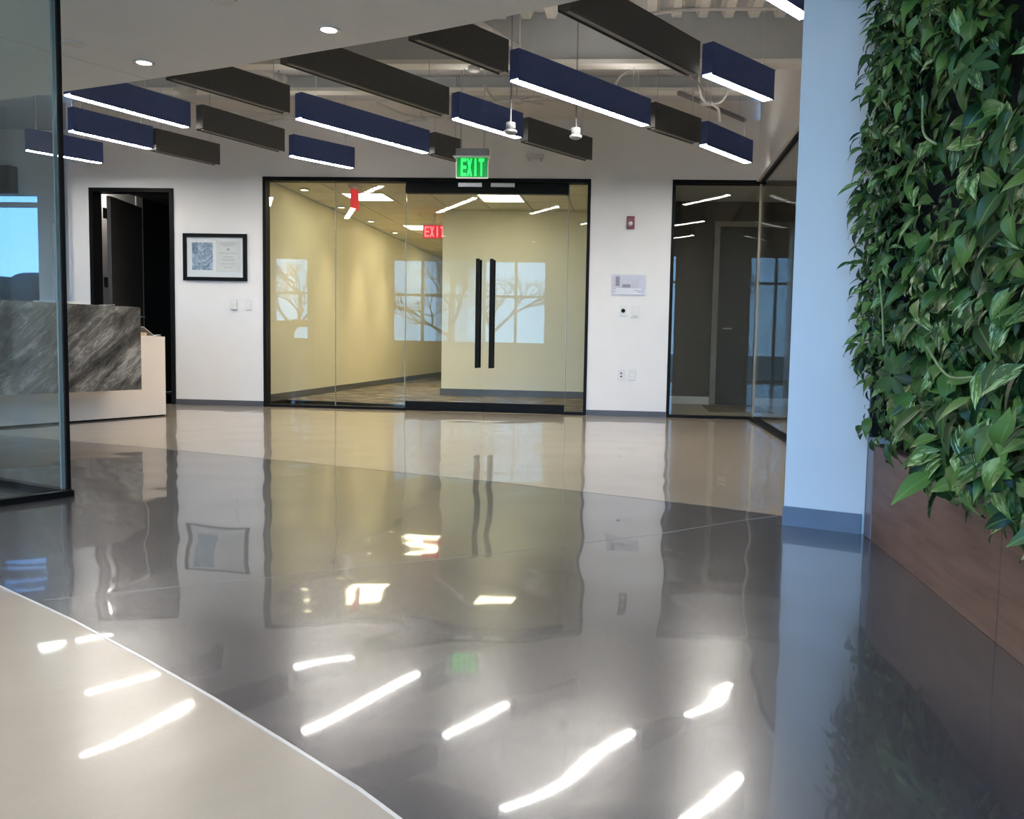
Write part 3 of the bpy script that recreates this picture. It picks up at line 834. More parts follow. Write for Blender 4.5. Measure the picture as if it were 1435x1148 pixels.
# ------------------------------------------------------------------ suspended linear lights and felt baffles
def bar(kind, a, b, label, wires=((0.12,), (0.88,))):
    """a, b: left long bottom edge; the body lies to the right of a->b"""
    a, b = Vector((*a, 0)), Vector((*b, 0))
    d = (b - a); ln = d.length; d.normalize()
    r = Vector((d.y, -d.x, 0)); zb = 2.60; W = 0.088; HH = 0.215
    mid = (a + b) / 2 + r * W / 2
    blue = kind == 'blue'
    t = empty('linear_light' if blue else 'felt_baffle', (mid.x, mid.y, zb), label, 'light' if blue else 'baffle',
              'blue felt linear lights under the open ceiling' if blue else 'charcoal felt baffles under the open ceiling')
    bm = bmesh.new()
    obox(a, d, ln, 0, W, zb + 0.012, zb + HH, bm)
    obox(a, d, ln, 0, 0.006, zb, zb + 0.012, bm); obox(a, d, ln, W - 0.006, W, zb, zb + 0.012, bm)
    obj('felt_body', bm, M['felt_blue'] if blue else M['felt_grey'], t)
    if blue:
        obj('diffuser', obox(a, d, ln - 0.008, 0.0065, W - 0.0065, zb + 0.002, zb + 0.0115, None, 0.008), M['led'], t)
        obj('uplight', obox(a, d, ln - 0.05, 0.02, W - 0.02, zb + HH + 0.0005, zb + HH + 0.004, None, 0.05), M['uplight'], t)
    else:
        obj('channel', obox(a, d, ln - 0.03, 0.026, W - 0.026, zb + 0.003, zb + 0.0115, None, 0.03), M['felt_slot'], t)
    for f_ in (0.12, 0.88):
        q = a + d * (ln * f_) + r * (W / 2)
        zt = DECK
        obj('suspension_wire', cyl((q.x, q.y, zb + HH), (q.x, q.y, zt), 0.003, 6), M['silver'], t)
bar('blue', (-4.42, 6.46), (-3.99, 7.44), 'blue linear light nearest the left, tip under the soffit edge beside the glass')
bar('blue', (-5.15, 7.58), (-4.81, 8.28), 'short blue linear light second row from the left, above the black doorway')
bar('blue', (-6.14, 8.37), (-5.75, 8.97), 'blue linear light half seen through the tinted glass, far left')
bar('blue', (-2.87, 7.14), (-2.10, 8.40), 'long blue linear light left of the exit sign, above the glass front')
bar('blue', (-3.51, 8.57), (-3.08, 9.15), 'short low blue linear light above the left end of the glass front')
bar('blue', (-1.55, 7.13), (-1.11, 7.78), 'short blue linear light directly above the green exit sign')
bar('blue', (-0.92, 6.11), (0.01, 7.34), 'longest blue linear light, centre right, above the double doors')
bar('blue', (0.40, 6.00), (0.90, 6.60), 'blue linear light at upper right with the brightest strip by the pillar')
bar('blue', (0.53, 8.02), (1.03, 8.76), 'blue linear light ending at the corner over the glass partition')
bar('blue', (0.44, 4.47), (0.86, 5.00), 'blue linear light cut by the top of the picture beside the pillar')
bar('grey', (-3.38, 6.06), (-2.90, 6.96), 'charcoal baffle at left whose near end meets the soffit edge')
bar('grey', (-3.91, 7.50), (-3.53, 8.36), 'charcoal baffle at left in line behind the leftmost blue light')
bar('grey', (-4.82, 8.34), (-4.50, 9.01), 'short charcoal baffle above the wall right of the black doorway')
bar('grey', (-2.40, 5.72), (-1.61, 7.02), 'long charcoal baffle left of centre, tip at the soffit edge')
bar('grey', (-1.08, 7.91), (-0.54, 8.68), 'charcoal baffle right of the exit sign, low in front of the back wall')
bar('grey', (-1.42, 5.29), (-0.97, 5.95), 'short charcoal baffle at the soffit edge, top centre')
bar('grey', (-0.47, 4.85), (0.31, 6.00), 'long charcoal baffle nearest the viewer at the top right')
bar('grey', (0.05, 7.42), (0.47, 7.95), 'short charcoal baffle between two blue lights at right')
bar('grey', (-2.06, 8.46), (-1.86, 8.77), 'charcoal baffle half hidden behind the green exit sign')

# ------------------------------------------------------------------ downlights, sensors, conduits
dls = [(-1.74, 4.81, True, 'lit round downlight nearest the soffit centre'), (-3.13, 5.36, True, 'lit round downlight at the left near the soffit edge'),
       (-3.37, 5.02, False, 'unlit round downlight beside the glass corner'), (-2.14, 4.40, False, 'unlit round downlight cut by the top of the picture')]
for x_, y_, on, lab in dls:
    t = empty('downlight', (x_, y_, 2.49), lab, 'downlight', 'round downlights in the soffit')
    obj('trim_ring', lathe((x_, y_, 2.492), [(0.042, 0.006), (0.046, 0.0), (0.062, 0.0), (0.064, 0.008), (0.042, 0.008)], 24), M['white_metal'], t, True)
    obj('lens', cyl((x_, y_, 2.494), (x_, y_, 2.4995), 0.042, 20), M['downlight_on'] if on else M['white_plastic'], t)
def pendant(x_, y_, z_, lab):
    t = empty('pendant_sensor', (x_, y_, z_), lab, 'sensor', 'pendant sensors on wires')
    obj('dome', lathe((x_, y_, z_), [(0.0, -0.012), (0.03, -0.010), (0.046, 0.0), (0.05, 0.014), (0.036, 0.024)], 20), M['sensor'], t, True)
    obj('housing', cyl((x_, y_, z_ + 0.024), (x_, y_, z_ + 0.075), 0.036, 18), M['sensor'], t, True)
    obj('stem', cyl((x_, y_, z_ + 0.075), (x_, y_, DECK), 0.006, 8), M['sensor'], t)
pendant(-0.965, 6.50, 2.345, 'grey pendant sensor in front of the short blue light, left of the two')
pendant(-0.515, 7.00, 2.43, 'grey pendant sensor over the right charcoal baffle, right of the two')
x_, y_, z_ = -1.37, 7.15, 2.99
t = empty('smoke_detector', (x_, y_, z_), 'small white disc detector under the nearer steel beam', 'detector')
obj('body', lathe((x_, y_, z_), [(0.03, 0.0), (0.05, 0.01), (0.052, 0.028), (0.04, 0.04)], 18), M['white_plastic'], t, True)
def conduit(name, lab, disc, arms, drop=None, dz=3.1, up=True):
    t = empty(name, (disc[0], disc[1], dz), lab, 'conduit')
    obj('junction_box', lathe((disc[0], disc[1], dz), [(0.055, 0.0), (0.06, 0.006), (0.06, 0.03), (0.045, 0.036)], 14), M['pipe'], t, True)
    if up: obj('hanger_rod', cyl((disc[0], disc[1], dz + 0.036), (disc[0], disc[1], DECK), 0.006, 8), M['pipe'], t)
    for a in arms:
        obj('pipe', tube(a, 0.013, 8), M['pipe'], t, True)
    if drop is not None:
        obj('drop_cable', cyl((disc[0], disc[1], dz), (drop[0], drop[1], drop[2]), 0.005, 6), M['pipe'], t)
conduit('conduit_hub', 'grey conduit hub with curved arms above the longest blue light', (-0.03, 7.50), [
    [(-0.03, 7.50, 3.12), (-0.12, 7.55, 3.12), (-0.22, 7.75, 3.09), (-0.26, 7.95, 2.98), (-0.27, 7.98, 2.86)],
    [(-0.03, 7.50, 3.12), (-0.07, 7.38, 3.13), (-0.09, 7.28, 3.2), (-0.09, 7.26, 3.32), (-0.09, 7.26, DECK)],
    [(-0.03, 7.50, 3.12), (0.12, 7.52, 3.13), (0.34, 7.55, 3.1), (0.50, 7.75, 3.06), (0.56, 7.90, 3.0)]], (-0.03, 7.50, 2.82))
conduit('conduit_hub', 'grey conduit hub with bent arms under the ceiling at right', (0.62, 8.50), [
    [(0.62, 8.50, 3.12), (0.74, 8.50, 3.12), (0.80, 8.42, 3.18), (0.80, 8.34, 3.30), (0.80, 8.30, DECK)],
    [(0.62, 8.50, 3.12), (0.55, 8.30, 3.13), (0.52, 8.10, 3.2), (0.50, 8.0, DECK)],
    [(0.62, 8.50, 3.12), (0.74, 8.62, 3.10), (0.78, 8.80, 3.02)]])
conduit('conduit_hub', 'grey conduit hub with straight arms behind the short blue light', (-1.20, 8.45), [
    [(-1.20, 8.45, 3.12), (-1.48, 8.50, 3.12)], [(-1.20, 8.45, 3.12), (-0.80, 8.34, 3.14)],
    [(-1.46, 8.10, 3.16), (-1.44, 8.30, 3.14), (-1.42, 8.50, 3.12)], [(-1.20, 8.47, 3.13), (-0.95, 8.52, 3.10)]])
conduit('conduit_hub', 'grey conduit hub left of the exit sign under the far beam', (-2.30, 9.10), [
    [(-2.30, 9.10, 3.12), (-2.10, 9.05, 3.12), (-1.95, 9.0, 3.13), (-1.75, 8.95, 3.13)],
    [(-2.30, 9.10, 3.12), (-2.46, 8.90, 3.12), (-2.62, 8.60, 3.14)], [(-2.30, 9.12, 3.12), (-2.62, 9.25, 3.1)]])
conduit('conduit_hub', 'grey conduit hub above the left baffles near the back wall', (-3.70, 9.05), [
    [(-3.70, 9.05, 3.12), (-4.20, 8.85, 3.12), (-4.40, 8.72, 3.12)], [(-3.70, 9.05, 3.12), (-3.45, 9.1, 3.12), (-3.3, 9.2, 3.12)],
    [(-3.72, 9.08, 3.11), (-4.1, 9.2, 3.1)]])
def plainpipe(lab, pts, r, hang):
    t = empty('ceiling_pipe', pts[0], lab, 'pipe')
    obj('pipe', tube(pts, r, 10, None, 0), M['pipe'], t, True)
    for h in hang: obj('hanger_rod', cyl((h[0], h[1], h[2]), (h[0], h[1], DECK), 0.006, 6), M['pipe'], t)
    obj('coupling', cyl(Vector(pts[-1]), Vector(pts[-1]) - (Vector(pts[-1]) - Vector(pts[0])).normalized() * 0.05, r * 1.35, 10), M['pipe'], t, True)
plainpipe('thick grey sprinkler pipe above the left charcoal baffle', [(-3.75, 6.6, 3.17), (-3.30, 7.95, 3.17)], 0.032, [(-3.33, 7.9, 3.19), (-3.6, 7.05, 3.19)])
plainpipe('grey pipe over the top centre baffle at the soffit', [(-1.30, 5.9, 3.05), (-0.86, 7.02, 3.05)], 0.022, [(-1.2, 6.2, 3.06), (-0.95, 6.8, 3.06)])
plainpipe('grey pipe running beside the longest blue light', [(-0.45, 6.3, 3.12), (0.30, 7.65, 3.12)], 0.012, [(-0.3, 6.57, 3.12), (0.2, 7.45, 3.12)])
t = empty('strut_channel', (0.36, 8.5, 3.19), 'dark grey strut channel slanting toward the right corner', 'strut')
sd = Vector((0.85, 1.14, 0)).normalized()
obj('channel', obox((0.34, 8.50), sd, 1.25, 0, 0.04, 3.19, 3.225), plain('galvanised_strut', (0.20, 0.195, 0.19), 0.5, 0.06, 20), t)
for f_ in (0.1, 0.6, 1.15):
    q = Vector((0.34, 8.50, 0)) + sd * f_
    obj('hanger_rod', cyl((q.x + 0.016, q.y - 0.012, 3.225), (q.x + 0.016, q.y - 0.012, DECK), 0.005, 6), M['pipe'], t)
t = empty('ceiling_pipe', (0.95, 6.85, 3.3), 'thin grey conduit crossing below the deck ribs at top right', 'pipe')
obj('pipe', tube([(-0.3, 6.86, 3.30), (0.0, 6.86, 3.33), (0.4, 6.86, 3.365), (1.0, 6.86, 3.365), (1.27, 6.86, 3.365)], 0.014, 8), M['pipe'], t, True)
t = empty('ceiling_fitting', (-4.18, 7.85, 3.0), 'round grey ceiling fitting behind the leftmost blue light', 'fitting')
obj('canopy', lathe((-4.18, 7.85, 3.0), [(0.05, 0.0), (0.085, 0.03), (0.09, 0.08), (0.03, 0.10)], 18), M['pipe'], t, True)
obj('stem', cyl((-4.18, 7.85, 3.09), (-4.18, 7.85, DECK), 0.012, 8), M['pipe'], t)
t = empty('cable_run', (-4.9, 8.2, 3.2), 'grey pipe run above the second row of baffles, far left', 'pipe')
obj('pipe', tube([(-5.6, 7.9, 3.2), (-4.9, 8.4, 3.2), (-4.6, 9.0, 3.2)], 0.02, 8), M['pipe'], t, True)
obj('hanger_rod', cyl((-4.9, 8.4, 3.2), (-4.9, 8.4, DECK), 0.006, 6), M['pipe'], t)

# ------------------------------------------------------------------ exit signs
def letters(parent, x0, z0, h, wd, y0, y1, m, text='EXIT', mirror=False):
    lw = wd / (len(text) * 1.0 + 0.0)
    for i, ch in enumerate(text):
        a = x0 + i * lw + lw * 0.08; b = x0 + (i + 1) * lw - lw * 0.08; s = lw * 0.24; hs = h * 0.17
        if ch == 'I': a, b = (a + b) / 2 - s / 2 - 0.001, (a + b) / 2 + s / 2 + 0.001
        bm = bmesh.new()
        if ch == 'E':
            bx(a, a + s, y0, y1, z0, z0 + h, bm)
            for zz in (z0, z0 + (h - hs) / 2, z0 + h - hs): bx(a + s, b, y0, y1, zz, zz + hs, bm)
        elif ch == 'I': bx(a, b, y0, y1, z0, z0 + h, bm)
        elif ch == 'T':
            bx(a, b, y0, y1, z0 + h - hs, z0 + h, bm); bx((a + b - s) / 2, (a + b + s) / 2, y0, y1, z0, z0 + h - hs, bm)
        elif ch == 'X':
            for (p, q) in ((a, b - s), (b - s, a)):
                vs = []
                for yy in (y0, y1):
                    vs.append([bm.verts.new((p, yy, z0)), bm.verts.new((p + s, yy, z0)), bm.verts.new((q + s, yy, z0 + h)), bm.verts.new((q, yy, z0 + h))])
                f0, f1 = vs
                bm.faces.new(f0); bm.faces.new(f1)
                for k in range(4): bm.faces.new((f0[k], f0[(k + 1) % 4], f1[(k + 1) % 4], f1[k]))
        obj('letter', bm, m, parent)
ey = 8.38
ex0, ex1 = -1.775, -1.450
t = empty('exit_sign', ((ex0 + ex1) / 2, ey, 2.382), 'lit green EXIT sign hanging above the double glass doors', 'sign')
obj('housing', bx(ex0 + 0.005, ex1 - 0.005, ey - 0.03, ey + 0.03, 2.577, 2.647, bev=0.004), plain('grey_sign_housing', (0.34, 0.35, 0.36), 0.4), t)
obj('flange', bx(ex0 - 0.018, ex1 + 0.018, ey - 0.045, ey + 0.045, 2.560, 2.576, bev=0.003), M['white_plastic'], t)
pn = obj('panel', bx(ex0 + 0.012, ex1 - 0.012, ey - 0.005, ey + 0.005, 2.377, 2.559), M['exit_panel'], t)
f = bmesh.new()
bx(ex0 + 0.004, ex0 + 0.011, ey - 0.008, ey + 0.008, 2.370, 2.559, f); bx(ex1 - 0.011, ex1 - 0.004, ey - 0.008, ey + 0.008, 2.370, 2.559, f)
bx(ex0 + 0.011, ex1 - 0.011, ey - 0.008, ey + 0.008, 2.366, 2.376, f)
obj('edge', f, M['white_plastic'], t)
letters(t, ex0 + 0.05, 2.388, 0.166, 0.232, ey - 0.0105, ey - 0.006, M['exit_green'])
for x_ in (ex0 + 0.05, ex1 - 0.05): obj('hanger_rod', cyl((x_, ey, 2.647), (x_, ey, DECK), 0.006, 8), M['silver'], t)
# corridor red exit signs
t = empty('exit_sign', (-3.07, 12.95, 2.36), 'red EXIT sign in the corridor, half behind the cream wall corner', 'sign')
obj('housing', bx(-3.24, -2.86, 12.93, 12.97, 2.535, 2.565), M['white_plastic'], t)
obj('panel', bx(-3.23, -2.87, 12.945, 12.955, 2.34, 2.534), M['exit_red_panel'], t)
letters(t, -3.21, 2.36, 0.155, 0.32, 12.938, 12.944, M['exit_red'])
obj('stem', cyl((-3.05, 12.95, 2.565), (-3.05, 12.95, 2.703), 0.02, 10), M['white_plastic'], t)
t = empty('exit_sign', (-3.40, 10.3, 2.36), 'red exit sign seen nearly edge-on under the corridor ceiling, left', 'sign')
obj('housing', bx(-3.44, -3.38, 10.16, 10.46, 2.585, 2.61), M['white_plastic'], t)
obj('canopy', bx(-3.47, -3.35, 10.25, 10.37, 2.612, 2.702), M['white_plastic'], t)
obj('panel', bx(-3.415, -3.403, 10.17, 10.45, 2.36, 2.584), M['exit_red_panel'], t)

# ------------------------------------------------------------------ things on the back wall
YF = YW - 0.0005
t = empty('framed_certificate', (-4.79, YW - 0.015, 1.43), 'black framed certificate and print on the wall left of the glass', 'picture')
x0, x1, z0, z1 = -5.165, -4.42, 1.425, 1.955
f = bmesh.new()
bx(x0, x1, YF - 0.03, YF, z0, z0 + 0.04, f); bx(x0, x1, YF - 0.03, YF, z1 - 0.04, z1, f)
bx(x0, x0 + 0.04, YF - 0.03, YF, z0 + 0.04, z1 - 0.04, f); bx(x1 - 0.04, x1, YF - 0.03, YF, z0 + 0.04, z1 - 0.04, f)
obj('frame', f, M['black'], t)
obj('mat_board', bx(x0 + 0.04, x1 - 0.04, YF - 0.012, YF, z0 + 0.04, z1 - 0.04), plain('mat_board', (0.90, 0.90, 0.90), 0.6, 0.01), t)
obj('print', bx(x0 + 0.10, x0 + 0.345, YF - 0.0135, YF - 0.0122, z0 + 0.12, z0 + 0.43), M['print'], t)
ce = obj('certificate', bx(x0 + 0.385, x1 - 0.075, YF - 0.0135, YF - 0.0122, z0 + 0.10, z0 + 0.455), M['paper'], t)
tx = bmesh.new()
rnd = random.Random(3)
for k, (zz, hw) in enumerate(((0.425, 0.09), (0.41, 0.10), (0.395, 0.06), (0.31, 0.11), (0.27, 0.06), (0.245, 0.08), (0.225, 0.07), (0.19, 0.09), (0.15, 0.05))):
    cxm = (x0 + 0.385 + x1 - 0.075) / 2
    bx(cxm - hw, cxm + hw, YF - 0.0142, YF - 0.0136, z0 + zz, z0 + zz + 0.006, tx)
lathe_bm = None
obj('text_line', tx, plain('faint_grey_ink', (0.50, 0.52, 0.56), 0.6), ce)
obj('seal', cyl(((x0 + 0.385 + x1 - 0.075) / 2, YF - 0.0142, z0 + 0.355), ((x0 + 0.385 + x1 - 0.075) / 2, YF - 0.0136, z0 + 0.355), 0.014, 12), plain('grey_seal_ink', (0.35, 0.38, 0.42), 0.6), ce)
cg = glass('picture_glass', (0.97, 0.98, 0.98), 1.6)
obj('glazing', bx(x0 + 0.04, x1 - 0.04, YF - 0.020, YF - 0.018, z0 + 0.04, z1 - 0.04), cg, t)
def plate(name, x_, z_, w_, h_, lab, cat, m='white_plastic', dep=0.012, group=None):
    t = empty(name, (x_, YF - dep / 2, z_ - h_ / 2), lab, cat, group)
    obj('plate', bx(x_ - w_ / 2, x_ + w_ / 2, YF - dep, YF, z_ - h_ / 2, z_ + h_ / 2, bev=0.003), M[m], t)
    return t
t = plate('thermostat', -4.575, 1.16, 0.078, 0.115, 'white wall thermostat box left of the light switch', 'thermostat', dep=0.03)
obj('display', bx(-4.60, -4.55, YF - 0.0315, YF - 0.0305, 1.17, 1.20), M['paper'], t)
t = plate('light_switch', -4.405, 1.16, 0.075, 0.118, 'white rocker light switch beside the black glass frame', 'switch')
obj('rocker', bx(-4.422, -4.388, YF - 0.017, YF - 0.0122, 1.125, 1.195, bev=0.002), M['white_metal'], t)
t = empty('fire_alarm', (-0.082, YF - 0.02, 2.07), 'red fire alarm strobe high on the wall right of the doors', 'alarm')
obj('body', bx(-0.125, -0.038, YF - 0.03, YF, 2.065, 2.20, bev=0.005), M['red'], t)
obj('strobe_lens', lathe((0, 0, 0), [(0.0, 0.016), (0.018, 0.012), (0.026, 0.0), (0.026, -0.004)], 14), M['white_plastic'], t, True)
so = t.children[-1]; so.location = Vector((-0.082, YF - 0.034, 2.118)) - ORG[t.name]; so.rotation_euler = (PI / 2, 0, 0); ORG[so.name] = Vector((-0.082, YF - 0.034, 2.118))
# evacuation plan
t = empty('floor_plan_sign', (-0.088, YF - 0.005, 1.345), 'clear plaque with a grey floor plan on the wall', 'sign')
x0, x1, z0, z1 = -0.275, 0.10, 1.340, 1.565
obj('plaque', bx(x0, x1, YF - 0.010, YF - 0.004, z0, z1, bev=0.002), plain('lilac_grey_plaque', (0.55, 0.52, 0.56), 0.25, 0.04, 12), t)
for (a, b, c_, d_) in ((0.045, 0.09, 0.10, 0.205), (0.09, 0.12, 0.085, 0.15), (0.12, 0.21, 0.085, 0.12), (0.215, 0.30, 0.085, 0.16), (0.02, 0.04, 0.09, 0.20)):
    obj('plan_block', bx(x0 + a, x0 + b, YF - 0.0115, YF - 0.0105, z0 + c_, z0 + d_), plain('plan_ink', (0.24, 0.22, 0.25) if a in (0.045, 0.12) else (0.48, 0.45, 0.50), 0.5), t)
tx = bmesh.new()
for k in range(4): bx(x0 + 0.03 + 0.02 * (k % 2), x0 + 0.33 - 0.04 * (k % 3), YF - 0.0112, YF - 0.0105, z0 + 0.018 + 0.016 * k, z0 + 0.025 + 0.016 * k, tx)
obj('legend_line', tx, M['paper'], t)
for xx in (x0 + 0.012, x1 - 0.012):
    for zz in (z0 + 0.012, z1 - 0.012): obj('standoff', cyl((xx, YF - 0.014, zz), (xx, YF, zz), 0.006, 10), M['silver'], t)
t = plate('card_reader', -0.138, 1.17, 0.076, 0.122, 'white wall plate with a black round button under the floor plan', 'button')
obj('button', cyl((-0.138, YF - 0.020, 1.17), (-0.138, YF - 0.0122, 1.17), 0.023, 18), M['black'], t)
obj('plate_screw', cyl((-0.138, YF - 0.0135, 1.215), (-0.138, YF - 0.0122, 1.215), 0.004, 8), M['silver'], t)
obj('plate_screw', cyl((-0.138, YF - 0.0135, 1.125), (-0.138, YF - 0.0122, 1.125), 0.004, 8), M['silver'], t)
t = plate('wall_sensor', -0.01, 1.16, 0.088, 0.118, 'off-white thermostat box right of the black button', 'thermostat', dep=0.028)
obj('vent_slot', bx(-0.035, 0.018, YF - 0.0292, YF - 0.0284, 1.112, 1.118), M['grey_plastic'], t)
t = plate('wall_outlet', -0.142, 0.46, 0.072, 0.115, 'white data outlet with two dark ports low on the wall', 'outlet', dep=0.008)
for zz in (0.478, 0.442): obj('port', bx(-0.152, -0.132, YF - 0.0092, YF - 0.0082, zz - 0.009, zz + 0.009), plain('port_violet', (0.10, 0.07, 0.16), 0.4), t)
t = plate('power_outlet', -0.022, 0.46, 0.078, 0.118, 'white power outlet right of the data ports', 'outlet', dep=0.008)
oc = obj('socket_insert', bx(-0.040, -0.004, YF - 0.0105, YF - 0.0082, 0.422, 0.498, bev=0.001), M['white_metal'], t)
for zz in (0.48, 0.44):
    for xx in (-0.028, -0.016): obj('slot', bx(xx - 0.0015, xx + 0.0015, YF - 0.0112, YF - 0.0106, zz - 0.006, zz + 0.006), M['grey_plastic'], oc)
t = empty('wall_bracket', (-1.145, YF - 0.03, 2.80), 'small grey bar bracket on the wall above the doors', 'bracket')
obj('bar', bx(-1.25, -1.05, YF - 0.05, YF - 0.02, 2.815, 2.86, bev=0.004), M['pipe'], t)
for xx in (-1.22, -1.08): obj('foot', bx(xx - 0.012, xx + 0.012, YF - 0.021, YF, 2.79, 2.835), M['pipe'], t)

# ------------------------------------------------------------------ planter and living wall
PX0 = 0.995
pl = empty('planter_box', (PX0, 2.4, 0), 'brown wood planter box along the foot of the green wall', 'planter')
obj('end_post', bx(PX0 - 0.004, PX0 + 0.03, 3.60, 3.685, 0, 0.395, bev=0.004), plain('mauve_edge_trim', (0.20, 0.16, 0.17), 0.3, 0.05), pl)
for a, b in ((2.36, 3.598), (1.10, 2.355)):
    obj('front_panel', bx(PX0, PX0 + 0.02, a, b, 0.0, 0.395, bev=0.0015), M['wood'], pl)
obj('top_rim', bx(PX0 + 0.001, PX0 + 0.045, 1.10, 3.599, 0.3955, 0.402), plain('dark_planter_rim', (0.06, 0.045, 0.04), 0.8, spec=0.15), pl)
obj('soil', bx(PX0 + 0.021, 1.235, 1.10, 3.66, 0.30, 0.36), plain('dark_potting_soil', (0.02, 0.015, 0.011), 0.95, 0.4, 60), pl)
lwall = empty('vertical_garden', (1.15, 2.4, 0.40), 'green wall of leafy plants above the brown planter', 'plants')
obj('planting_panel', bx(1.13, 1.239, 1.10, 3.725, 0.361, 3.40), M['felt_back'], lwall)
obj('planting_panel', bx(1.003, 1.129, 3.69, 3.722, 0.42, 3.40), M['felt_back'], lwall)

def leaf_mesh(name, length, width, rows, bend, fold, m, heart=True, wave=0.0):
    bm = bmesh.new()
    uvl = bm.loops.layers.uv.new('UVMap')
    grid = []
    for i in range(rows + 1):
        t = i / rows
        if heart: wv = width * (math.sin(PI * min(1, t ** 0.58)) ** 0.9) * (1.02 - 0.30 * t) if 0 < t < 1 else (width * 0.28 if t == 0 else 0.0)
        else: wv = width * math.sin(PI * (t * 0.94 + 0.04)) ** 0.9 if t < 1 else 0.0
        ang = bend * t
        yy = length * (math.sin(ang) / bend if abs(bend) > 1e-3 else t)
        zz = -length * ((1 - math.cos(ang)) / bend if abs(bend) > 1e-3 else 0)
        row = []
        for k in (-1, 0, 1):
            back = -0.16 * length if (heart and i == 0 and k != 0) else 0.0
            row.append((bm.verts.new((k * wv / 2 * math.cos(fold), yy + back, zz + abs(k) * wv / 2 * math.sin(fold) + k * wave * math.sin(5 * t))), (0.5 + 0.5 * k * (wv / width if width else 0), t)))
        grid.append(row)
    for i in range(rows):
        for k in range(2):
            vs = [grid[i][k], grid[i][k + 1], grid[i + 1][k + 1], grid[i + 1][k]]
            f = bm.faces.new([v for v, _ in vs])
            for lp, (_, uv) in zip(f.loops, vs): lp[uvl].uv = uv
            f.smooth = True
    bmesh.ops.remove_doubles(bm, verts=bm.verts[:], dist=1e-6)
    me = bpy.data.meshes.new(name)
    bm.to_mesh(me); bm.free()
    me.materials.append(m)
    return me
LV = []
for k in range(5): LV.append(leaf_mesh('leaf_mesh', 0.098, 0.050, 7, 0.5 + 0.3 * k, 0.30 + 0.12 * (k % 3), M['leaf'], True, 0.003 * k))
for k in range(3): LV.append(leaf_mesh('leaf_mesh', 0.088, 0.034, 6, 0.5 + 0.4 * k, 0.45, M['leaf_dark'], False))
LN = []
for k in range(3): LN.append(leaf_mesh('leaf_mesh', 0.055, 0.017, 5, 0.5 + 0.4 * k, 0.35, M['leaf_dark'], False))
rnd = random.Random(11)
def lump(y_, z_):
    return 0.035 * math.sin(3.1 * y_ + 1.7 * z_) + 0.03 * math.sin(7.3 * z_ + 2.2 * y_ + 1) + 0.025 * math.sin(11 * y_ - 5 * z_)
def leaf_matrix(pos, nrm, tip, s):
    n = nrm.normalized(); t = (tip - n * tip.dot(n)).normalized(); x = t.cross(n)
    m = Matrix((x, t, n)).transposed().to_4x4()
    return Matrix.Translation(pos) @ m @ Matrix.Scale(s, 4)
cand = []
def add_leaf(y_, z_, out, big=False, edge_tip=False):
    """out: how far the leaf stands off the planting panel"""
    x_ = 1.10 - out
    nrm = Vector((-0.8 + rnd.gauss(0, 0.35), -0.25 + rnd.gauss(0, 0.6), 0.6 + rnd.gauss(0, 0.4)))
    tip = Vector((-0.55 + rnd.gauss(0, 0.3), rnd.gauss(-0.1, 0.75), -0.55 + rnd.gauss(0, 0.4)))
    narrow = rnd.random() < (0.55 if (y_ > 3.15 and z_ < 1.0) else 0.18)
    me = rnd.choice(LN) if narrow and rnd.random() < 0.6 else (rnd.choice(LV[5:]) if rnd.random() < 0.38 else rnd.choice(LV[:5]))
    s = rnd.uniform(0.55, 1.05) * (1.15 if big else 1.0)
    if y_ > 3.2: s *= 0.85
    if y_ < 2.8: s *= 1.18
    if y_ < 2.9 and z_ < 0.95 and rnd.random() < 0.5: me = LV[rnd.randrange(5)]
    if edge_tip: tip = Vector((-0.9, 0.15 + rnd.gauss(0, 0.2), -0.35 + rnd.gauss(0, 0.35))); nrm = Vector((-0.3, -0.5 + rnd.gauss(0, 0.3), 0.8))
    cand.append((Vector((x_, y_, z_)), leaf_matrix(Vector((x_, y_, z_)), nrm, tip, s), me, out))
for k in range(6800):
    y_ = rnd.uniform(1.15, 3.68); z_ = rnd.uniform(0.44, 3.15)
    lp = lump(y_, z_)
    if rnd.random() < 0.8 and lp < -0.035: continue
    o_ = 0.05 + (rnd.random() ** 0.6) * 0.15 + lp * 0.7
    if z_ < 0.6 and y_ < 2.9: o_ += 0.03
    # far end thins out so that the pillar shows past it
    if y_ > 3.45: o_ = min(o_, 0.19)
    if z_ < 0.75 and y_ > 3.0: o_ *= 0.72
    add_leaf(y_, max(z_, 0.46), max(o_, 0.02))
for k in range(260):       # trailing leaves that hang over the planter rim
    y_ = rnd.uniform(1.3, 2.95)
    z_ = rnd.uniform(0.36 - 0.0 * y_, 0.62)
    add_leaf(y_, z_ + 0.04, rnd.uniform(0.13, 0.26), True)
for k in range(600):       # the dense far end against the pillar
    z_ = rnd.uniform(0.41, 3.1)
    add_leaf(rnd.uniform(3.35, 3.67), z_, rnd.uniform(0.03, 0.205) * (0.8 if z_ < 0.7 else 1))
for k in range(170):        # tips that stand out past the far end
    z_ = rnd.uniform(0.65, 3.0)
    add_leaf(rnd.uniform(3.45, 3.66), z_, rnd.uniform(0.14, 0.23), False, True)
